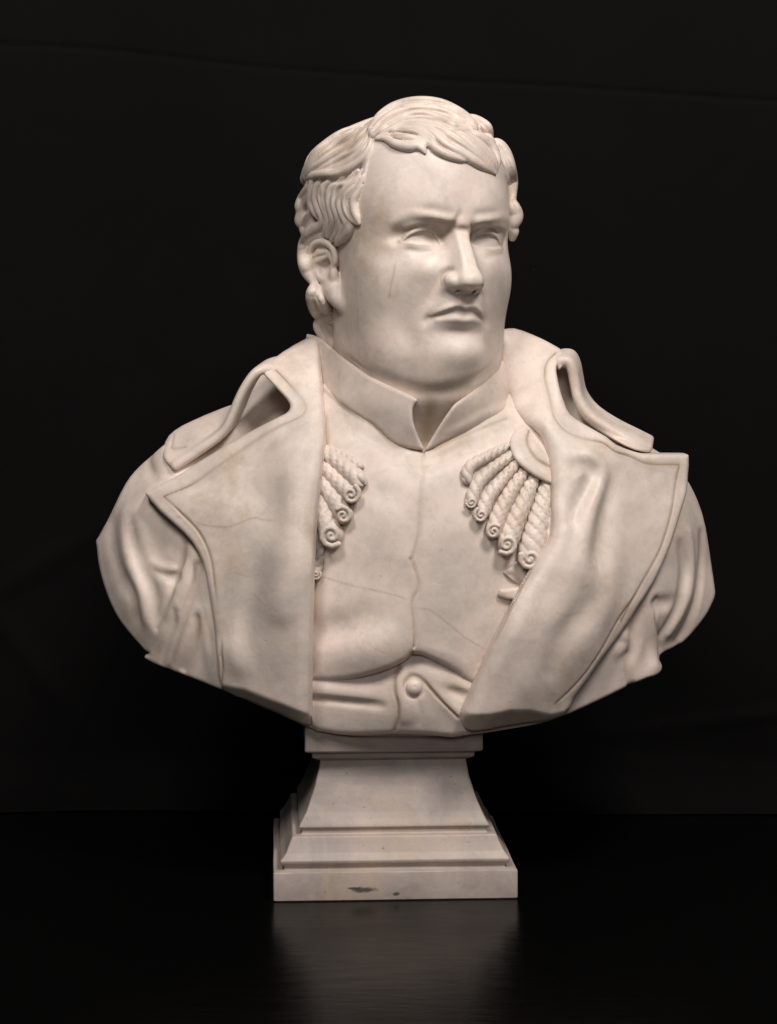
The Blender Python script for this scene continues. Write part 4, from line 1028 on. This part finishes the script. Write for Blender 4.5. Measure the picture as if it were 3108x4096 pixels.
# ---------------------------------------------------------------- materials
def nodes(name):
    m = bpy.data.materials.new(name); m.use_nodes = True
    nt = m.node_tree
    return m, nt, nt.nodes['Principled BSDF']
def N(nt, kind, **kw):
    n = nt.nodes.new(kind)
    for k, v in kw.items():
        if k.startswith('i_'):
            key = k[2:]
            key = int(key) if key.isdigit() else key.replace('_', ' ')
            n.inputs[key].default_value = v
        else: setattr(n, k, v)
    return n
def ramp(nt, src, stops):
    r = nt.nodes.new('ShaderNodeValToRGB')
    e = r.color_ramp.elements
    while len(e) < len(stops): e.new(0.5)
    for q, (p, c) in zip(e, stops):
        q.position = p; q.color = c if len(c) == 4 else (*c, 1)
    nt.links.new(src, r.inputs[0]); return r
def mix(nt, fac, a, b, kind='MIX'):
    n = nt.nodes.new('ShaderNodeMix'); n.data_type = 'RGBA'; n.blend_type = kind
    for sock, v in ((n.inputs[0], fac), (n.inputs[6], a), (n.inputs[7], b)):
        if hasattr(v, 'links') or hasattr(v, 'is_output'): nt.links.new(v, sock)
        else: sock.default_value = v if not isinstance(v, tuple) else (*v, 1)
    return n.outputs[2]
def marble_material(name, stain):
    m, nt, b = nodes(name)
    tc = N(nt, 'ShaderNodeTexCoord')
    def noise(scale, detail=4, rough=.55, dist=0.0, off=(0, 0, 0)):
        mp = N(nt, 'ShaderNodeMapping'); mp.inputs['Location'].default_value = off
        nt.links.new(tc.outputs['Object'], mp.inputs[0])
        n = N(nt, 'ShaderNodeTexNoise', i_Scale=scale, i_Detail=detail, i_Roughness=rough, i_Distortion=dist)
        nt.links.new(mp.outputs[0], n.inputs['Vector']); return n.outputs['Fac']
    pink, cream, grey = (0.74, 0.630, 0.575), (0.74, 0.655, 0.580), (0.50, 0.440, 0.40)
    if stain: pink, cream, grey = (0.52, 0.43, 0.395), (0.51, 0.435, 0.385), (0.33, 0.285, 0.265)
    def fac(src, lo, hi, amt): return ramp(nt, src, [(lo, (0, 0, 0)), (hi, (amt, amt, amt))]).outputs[0]
    c = mix(nt, fac(noise(6, 6, .6), .36, .62, 1.0), pink, cream)
    c = mix(nt, fac(noise(10, 8, .68, .5, (3, 1, 7)), .42 - .1 * stain, .68 - .1 * stain, 1.0), c, grey)            # cloudy grey
    c = mix(nt, fac(noise(24, 6, .65, .3, (8, 3, 5)), .50, .70, .55), c, (pink[0] * .97, pink[1] * .90, pink[2] * .88))   # rosy blotches
    c = mix(nt, fac(noise(48, 6, .7, .4, (4, 7, 2)), .50, .72, .50), c, grey)
    c = mix(nt, fac(noise(15, 7, .7, .2, (9, 2, 1)), .53, .72, .75), c, (0.50, 0.39, 0.275))                        # rusty stains
    c = mix(nt, fac(noise(170, 3, .7, 0, (1, 4, 2)), .56, .74, .16), c, (grey[0] * .8, grey[1] * .77, grey[2] * .74))    # fine grain
    # pits
    pit = ramp(nt, noise(310, 2, .6, .6, (6, 6, 1)), [(.69, (0, 0, 0)), (.74, (1, 1, 1))])
    pm = N(nt, 'ShaderNodeMath', operation='MULTIPLY'); nt.links.new(pit.outputs[0], pm.inputs[0])
    nt.links.new(ramp(nt, noise(14, 3, .6, 0, (2, 2, 9)), [(.6 - .16 * stain, (0, 0, 0)), (.72 - .14 * stain, (.8 + .15 * stain,) * 3)]).outputs[0], pm.inputs[1])
    c = mix(nt, pm.outputs[0], c, (0.16, 0.12, 0.09))
    if stain:                                           # two dark chips on the plinth front
        sp = N(nt, 'ShaderNodeSeparateXYZ'); nt.links.new(tc.outputs['Object'], sp.inputs[0])
        wob = N(nt, 'ShaderNodeTexNoise', i_Scale=140.0, i_Detail=4.0); nt.links.new(tc.outputs['Object'], wob.inputs['Vector'])
        for x0, z0, ax_, az_ in ((-.0228, .0105, .012, .0026), (.0068, .006, .0035, .002), (-.034, .012, .006, .0012)):
            terms = []
            for o_, c0, a_ in ((0, x0, ax_), (2, z0, az_)):
                q1 = N(nt, 'ShaderNodeMath', operation='SUBTRACT', i_1=c0); nt.links.new(sp.outputs[o_], q1.inputs[0])
                q2 = N(nt, 'ShaderNodeMath', operation='DIVIDE', i_1=a_); nt.links.new(q1.outputs[0], q2.inputs[0])
                q3 = N(nt, 'ShaderNodeMath', operation='POWER', i_1=2.0); nt.links.new(q2.outputs[0], q3.inputs[0]); terms.append(q3.outputs[0])
            ad = N(nt, 'ShaderNodeMath', operation='ADD'); nt.links.new(terms[0], ad.inputs[0]); nt.links.new(terms[1], ad.inputs[1])
            mu = N(nt, 'ShaderNodeMath', operation='MULTIPLY'); nt.links.new(ad.outputs[0], mu.inputs[0])
            wr = ramp(nt, wob.outputs['Fac'], [(.3, (.25, .25, .25)), (.75, (1, 1, 1))]); nt.links.new(wr.outputs[0], mu.inputs[1])
            c = mix(nt, ramp(nt, mu.outputs[0], [(.15, (.85, .85, .85)), (.75, (0, 0, 0))]).outputs[0], c, (.045, .036, .03))
    at_ = N(nt, 'ShaderNodeAttribute', attribute_name='patina_shade')
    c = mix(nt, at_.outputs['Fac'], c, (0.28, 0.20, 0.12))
    nt.links.new(c, b.inputs['Base Color'])
    rr = ramp(nt, noise(18, 3, .6), [(.3, (.36, .36, .36)), (.7, (.54, .54, .54))])
    nt.links.new(rr.outputs[0], b.inputs['Roughness'])
    b.inputs['Specular IOR Level'].default_value = 0.42
    b.inputs['Subsurface Weight'].default_value = 0.06
    b.inputs['Subsurface Radius'].default_value = (1.0, 0.75, 0.55)
    b.inputs['Subsurface Scale'].default_value = 0.006
    bp = N(nt, 'ShaderNodeBump', i_Strength=0.22, i_Distance=0.002)
    nt.links.new(noise(55, 6, .65), bp.inputs['Height'])
    b2 = N(nt, 'ShaderNodeBump', i_Strength=0.35, i_Distance=0.0008, invert=True)
    nt.links.new(pm.outputs[0], b2.inputs['Height']); nt.links.new(bp.outputs[0], b2.inputs['Normal'])
    nt.links.new(b2.outputs[0], b.inputs['Normal'])
    return m
MARBLE = marble_material('aged_marble', 0)
SOCLE_MARBLE = marble_material('weathered_marble', 1)

def cloth_material():
    m, nt, b = nodes('black_cloth')
    tc = N(nt, 'ShaderNodeTexCoord')
    n1 = N(nt, 'ShaderNodeTexNoise', i_Scale=5.0, i_Detail=6.0, i_Roughness=.65); nt.links.new(tc.outputs['Object'], n1.inputs['Vector'])
    c = ramp(nt, n1.outputs['Fac'], [(.3, (.0013, .0011, .0012)), (.75, (.0024, .0020, .0022))])
    n2 = N(nt, 'ShaderNodeTexNoise', i_Scale=38.0, i_Detail=2.0); nt.links.new(tc.outputs['Object'], n2.inputs['Vector'])
    lint = ramp(nt, n2.outputs['Fac'], [(.78, (0, 0, 0)), (.84, (.35, .35, .35))])
    nt.links.new(mix(nt, lint.outputs[0], c.outputs[0], (.03, .028, .027)), b.inputs['Base Color'])
    b.inputs['Roughness'].default_value = .95
    b.inputs['Specular IOR Level'].default_value = .15
    w = N(nt, 'ShaderNodeTexNoise', i_Scale=420.0, i_Detail=2.0); nt.links.new(tc.outputs['Object'], w.inputs['Vector'])
    bp = N(nt, 'ShaderNodeBump', i_Strength=.25, i_Distance=.001); nt.links.new(w.outputs['Fac'], bp.inputs['Height']); nt.links.new(bp.outputs[0], b.inputs['Normal'])
    return m
def table_material():
    m, nt, b = nodes('black_lacquer')
    tc = N(nt, 'ShaderNodeTexCoord')
    mp = N(nt, 'ShaderNodeMapping'); mp.inputs['Scale'].default_value = (6, 26, 6); nt.links.new(tc.outputs['Object'], mp.inputs[0])
    n1 = N(nt, 'ShaderNodeTexNoise', i_Scale=3.0, i_Detail=7.0, i_Roughness=.7); nt.links.new(mp.outputs[0], n1.inputs['Vector'])
    b.inputs['Base Color'].default_value = (.0018, .0017, .0017, 1)
    nt.links.new(ramp(nt, n1.outputs['Fac'], [(.3, (.15, .15, .15)), (.7, (.27, .27, .27))]).outputs[0], b.inputs['Roughness'])
    b.inputs['Specular IOR Level'].default_value = .09
    bp = N(nt, 'ShaderNodeBump', i_Strength=.16, i_Distance=.0015); nt.links.new(n1.outputs['Fac'], bp.inputs['Height']); nt.links.new(bp.outputs[0], b.inputs['Normal'])
    return m

# ---------------------------------------------------------------- setting
def grid(name, f, nu, nv, mat):
    u, v = np.meshgrid(np.linspace(0, 1, nu), np.linspace(0, 1, nv), indexing='ij')
    V = np.stack(f(u, v), -1).reshape(-1, 3)
    i = np.arange((nu - 1) * (nv - 1)); a = (i // (nv - 1)) * nv + i % (nv - 1)
    return link(name, V, np.stack([a, a + nv, a + nv + 1, a + 1], 1), mat)
table = grid('table_surface', lambda u, v: (-1400 + 2800 * u, -2000 + 2700 * v, 0 * u), 3, 3, table_material())
table['kind'] = 'structure'
rg = np.random.default_rng(11)
waves = [(rg.uniform(.002, .011), rg.uniform(-.004, .004), rg.uniform(0, 6.3), rg.uniform(1.5, 7)) for _ in range(9)]
def cloth(u, v):
    """hanging cloth that sweeps forward where it meets the table"""
    X = -1150 + 2300 * u
    L = 1500 * v                                     # length along the drop, 0 on the table edge
    foot = 42 + 26 * np.sin(X * .0055 + 2.2) + 9 * np.sin(X * .017 + 1)
    r = 55.0
    th = np.clip(L - 30, 0, r * math.pi / 2) / r
    Y = 232 + foot * 0.5 + np.clip(L, 0, 30) + r * np.sin(th)
    Z = 1.5 + r * (1 - np.cos(th)) + np.clip(L - 30 - r * math.pi / 2, 0, None)
    amp = np.clip(L / 400, .12, 1)
    d = sum(a * np.sin(kx * X + kz * Z + p) for kx, kz, p, a in waves)
    # long crease from upper left falling to the right, and a soft drag fold low on the left
    zc = 868 - 0.069 * (X + 430) + 8 * np.exp(-((X + 330) / 120) ** 2)
    d = d - 2.2 * np.exp(-((Z - zc) / 3.0) ** 2)
    for x0, z0, sl, w, h in ((-390, 120, -1.4, 14, 8), (-330, 150, 2.2, 10, 6), (-420, 260, .6, 16, 6), (380, 90, .12, 10, 9), (300, 40, -.1, 12, 8)):
        e = (Z - z0 - sl * (X - x0)) / math.sqrt(1 + sl * sl)
        d = d + h * np.exp(-(e / w) ** 2) * np.exp(-((X - x0) / 160) ** 2 - ((Z - z0) / 160) ** 2)
    return X, Y - d * amp, Z + 0 * d
backdrop = grid('backdrop_cloth', cloth, 460, 520, cloth_material())
backdrop['label'] = 'black cloth hanging in soft creases behind the marble bust'; backdrop['category'] = 'backdrop'

# ---------------------------------------------------------------- the bust
bust = empty('marble_bust')
bust['label'] = 'white marble bust of a frowning man in a wide-lapelled coat on a square socle'
bust['category'] = 'bust'
def patina_shade_of(V, lines):
    out = np.zeros(len(V), np.float32)
    for P, w, s_ in lines or []:
        lo, hi = P.min(0) - 6 * w, P.max(0) + 6 * w
        idx = np.nonzero(((V > lo) & (V < hi)).all(1))[0]
        if not len(idx): continue
        best = np.full(len(idx), 1e9)
        for a, b in zip(P[:-1], P[1:]):
            d = b - a; L = d @ d + 1e-9
            t = np.clip(((V[idx] - a) @ d) / L, 0, 1)
            best = np.minimum(best, ((V[idx] - a - t[:, None] * d) ** 2).sum(1))
        out[idx] = np.maximum(out[idx], s_ * np.maximum(np.exp(-best / (0.9 * w) ** 2), 0.32 * np.exp(-best / (3.0 * w) ** 2)))
    return np.clip(out, 0, 1)
def add(name, vol, parent, lines=None, tf=None):
    V, Q = vol.mesh()
    if tf is not None: V = tf(V)
    return link(name, V, Q, MARBLE, parent, dirt=patina_shade_of(V, lines))
o_head = add('head', head, bust, HEAD_DIRT_SHADE, from_head)
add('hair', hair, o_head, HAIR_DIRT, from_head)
del head, hair, both, top
o_coat = add('coat', coat.vol, bust, coat.dirt)
add('lapel', lap_l.vol, o_coat, lap_l.dirt)
add('lapel', lap_r.vol, o_coat, lap_r.dirt)
add('collar_fold', leaf_l.vol, o_coat, leaf_l.dirt)
add('collar_fold', leaf_r.vol, o_coat, leaf_r.dirt)
o_tun = add('tunic', jacket.vol, bust, jacket.dirt)
add('stand_collar', col_l.vol, o_tun, col_l.dirt)
add('stand_collar', col_r.vol, o_tun, col_r.dirt)
o_vest = add('waistcoat', vest.vol, bust, vest.dirt)
add('button', button, o_vest)
o_ep = add('epaulette', cres.vol, bust, cres.dirt)
for v in ep_r: add('fringe_cord', v, o_ep)
o_ep2 = empty('epaulette', bust)
for v in ep_l: add('fringe_cord', v, o_ep2)
for r_ in rib: add('ribbon_end', r_.vol, bust, r_.dirt)
log('bust meshes')

# --- socle: square mouldings, turned a little to the left
SO_X, SO_ROT = 0.7, math.radians(3.1)
def half_width(wpx):
    w = wpx / 2
    for _ in range(5): w = wpx / 2 * (CAM_DIST - w) / CAM_DIST
    return w
def prof(rows):
    """[(width, y) read in the base view] -> [(half width, height)]"""
    k = 1678 / 3108 / (1678 / 1200) * 777 / 1678
    out = []
    for wid, y in rows:
        w = half_width(wid * k)
        py = FL(0, y)[1] * 777 / 1678
        out.append((w, CAM_H - (py - 346) * (CAM_DIST - w) / CAM_DIST))
    z0 = prof.z0 if hasattr(prof, 'z0') else 0
    return [(w, z) for w, z in out]
def square_lathe(name, rows, parent, r=1.6, seg=40):
    """stack of rounded squares"""
    rings = []
    for w, z in rows:
        c = []
        for qx, qy, a0 in ((1, -1, -90), (1, 1, 0), (-1, 1, 90), (-1, -1, 180)):
            for a in np.radians(np.linspace(a0, a0 + 90, 4)):
                c.append((qx * (w - r) + r * math.cos(a), qy * (w - r) + r * math.sin(a), z))
        # long sides get inner points so that wear can show
        full = []
        for i in range(len(c)):
            full.append(c[i])
            if i % 4 == 3:
                p, q = np.array(c[i]), np.array(c[(i + 1) % len(c)])
                for t in np.linspace(0, 1, seg)[1:-1]: full.append(tuple(p + (q - p) * t))
        rings.append(full)
    R = np.array(rings); nr, nc = R.shape[:2]
    V = R.reshape(-1, 3)
    # hand-cut unevenness
    V = V + 0.22 * np.stack([np.sin(V[:, 2] * .31 + V[:, 1] * .05), np.sin(V[:, 0] * .043 + V[:, 2] * .2), 0 * V[:, 0]], 1)
    F = [(i * nc + j, i * nc + (j + 1) % nc, (i + 1) * nc + (j + 1) % nc, (i + 1) * nc + j) for i in range(nr - 1) for j in range(nc)]
    ca, sa = math.cos(SO_ROT), math.sin(SO_ROT)
    V = np.stack([V[:, 0] * ca - V[:, 1] * sa + SO_X, V[:, 0] * sa + V[:, 1] * ca, V[:, 2]], 1)
    me = bpy.data.meshes.new(name)
    caps = [tuple(range(nc - 1, -1, -1)), tuple(range((nr - 1) * nc, nr * nc))]
    me.from_pydata((V * .001).tolist(), [], F + caps); me.update()
    me.polygons.foreach_set('use_smooth', np.array([True] * len(F) + [False, False]))
    me.set_sharp_from_angle(angle=math.radians(38))
    o = bpy.data.objects.new(name, me); COL.objects.link(o); me.materials.append(SOCLE_MARBLE); o.parent = parent
    return o
def bev(rows, e=1.1):
    """round every corner of a profile a little"""
    out = [rows[0]]
    for a, b, c in zip(rows[:-2], rows[1:-1], rows[2:]):
        a, b, c = map(np.array, (a, b, c))
        da, dc = a - b, c - b; la, lc = np.linalg.norm(da), np.linalg.norm(dc)
        p, q = b + da / la * min(e, la * .45), b + dc / lc * min(e, lc * .45)
        out += [tuple(p), tuple((p + q + 2 * b) / 4), tuple(q)]
    return out + [rows[-1]]
pl = prof([(1369, 1070), (1369, 908)])
zsh = -pl[0][1]
up = lambda rows: [(w, z + zsh) for w, z in rows]
P_ = up(prof([(1369, 1070), (1369, 906)]))
socle = square_lathe('socle', bev(up([(w, z) for w, z in prof([(1268, 900), (1246, 893), (1240, 872), (1282, 860), (1288, 844), (1270, 832), (1226, 800), (1180, 750), (1150, 712), (1136, 703), (1060, 697), (1040, 690), (1040, 670), (1070, 656), (1052, 637), (1022, 610), (985, 572), (948, 525), (912, 475), (880, 425), (852, 375), (832, 325), (822, 296), (818, 280)])]), .8), bust)
square_lathe('plinth', [(P_[0][0] - 1.2, 0.0), (P_[0][0], 1.2), (P_[0][0], P_[1][1] - 1.5), (P_[0][0] - .5, P_[1][1] - .5), (P_[0][0] - 1.6, P_[1][1])], socle)
tp = up(prof([(818, 282), (900, 270), (912, 266), (912, 243), (912, 241), (985, 238), (1000, 232), (1000, 120), (998, 95)]))
square_lathe('cap_slab', bev(tp, .7), socle)
log('done')
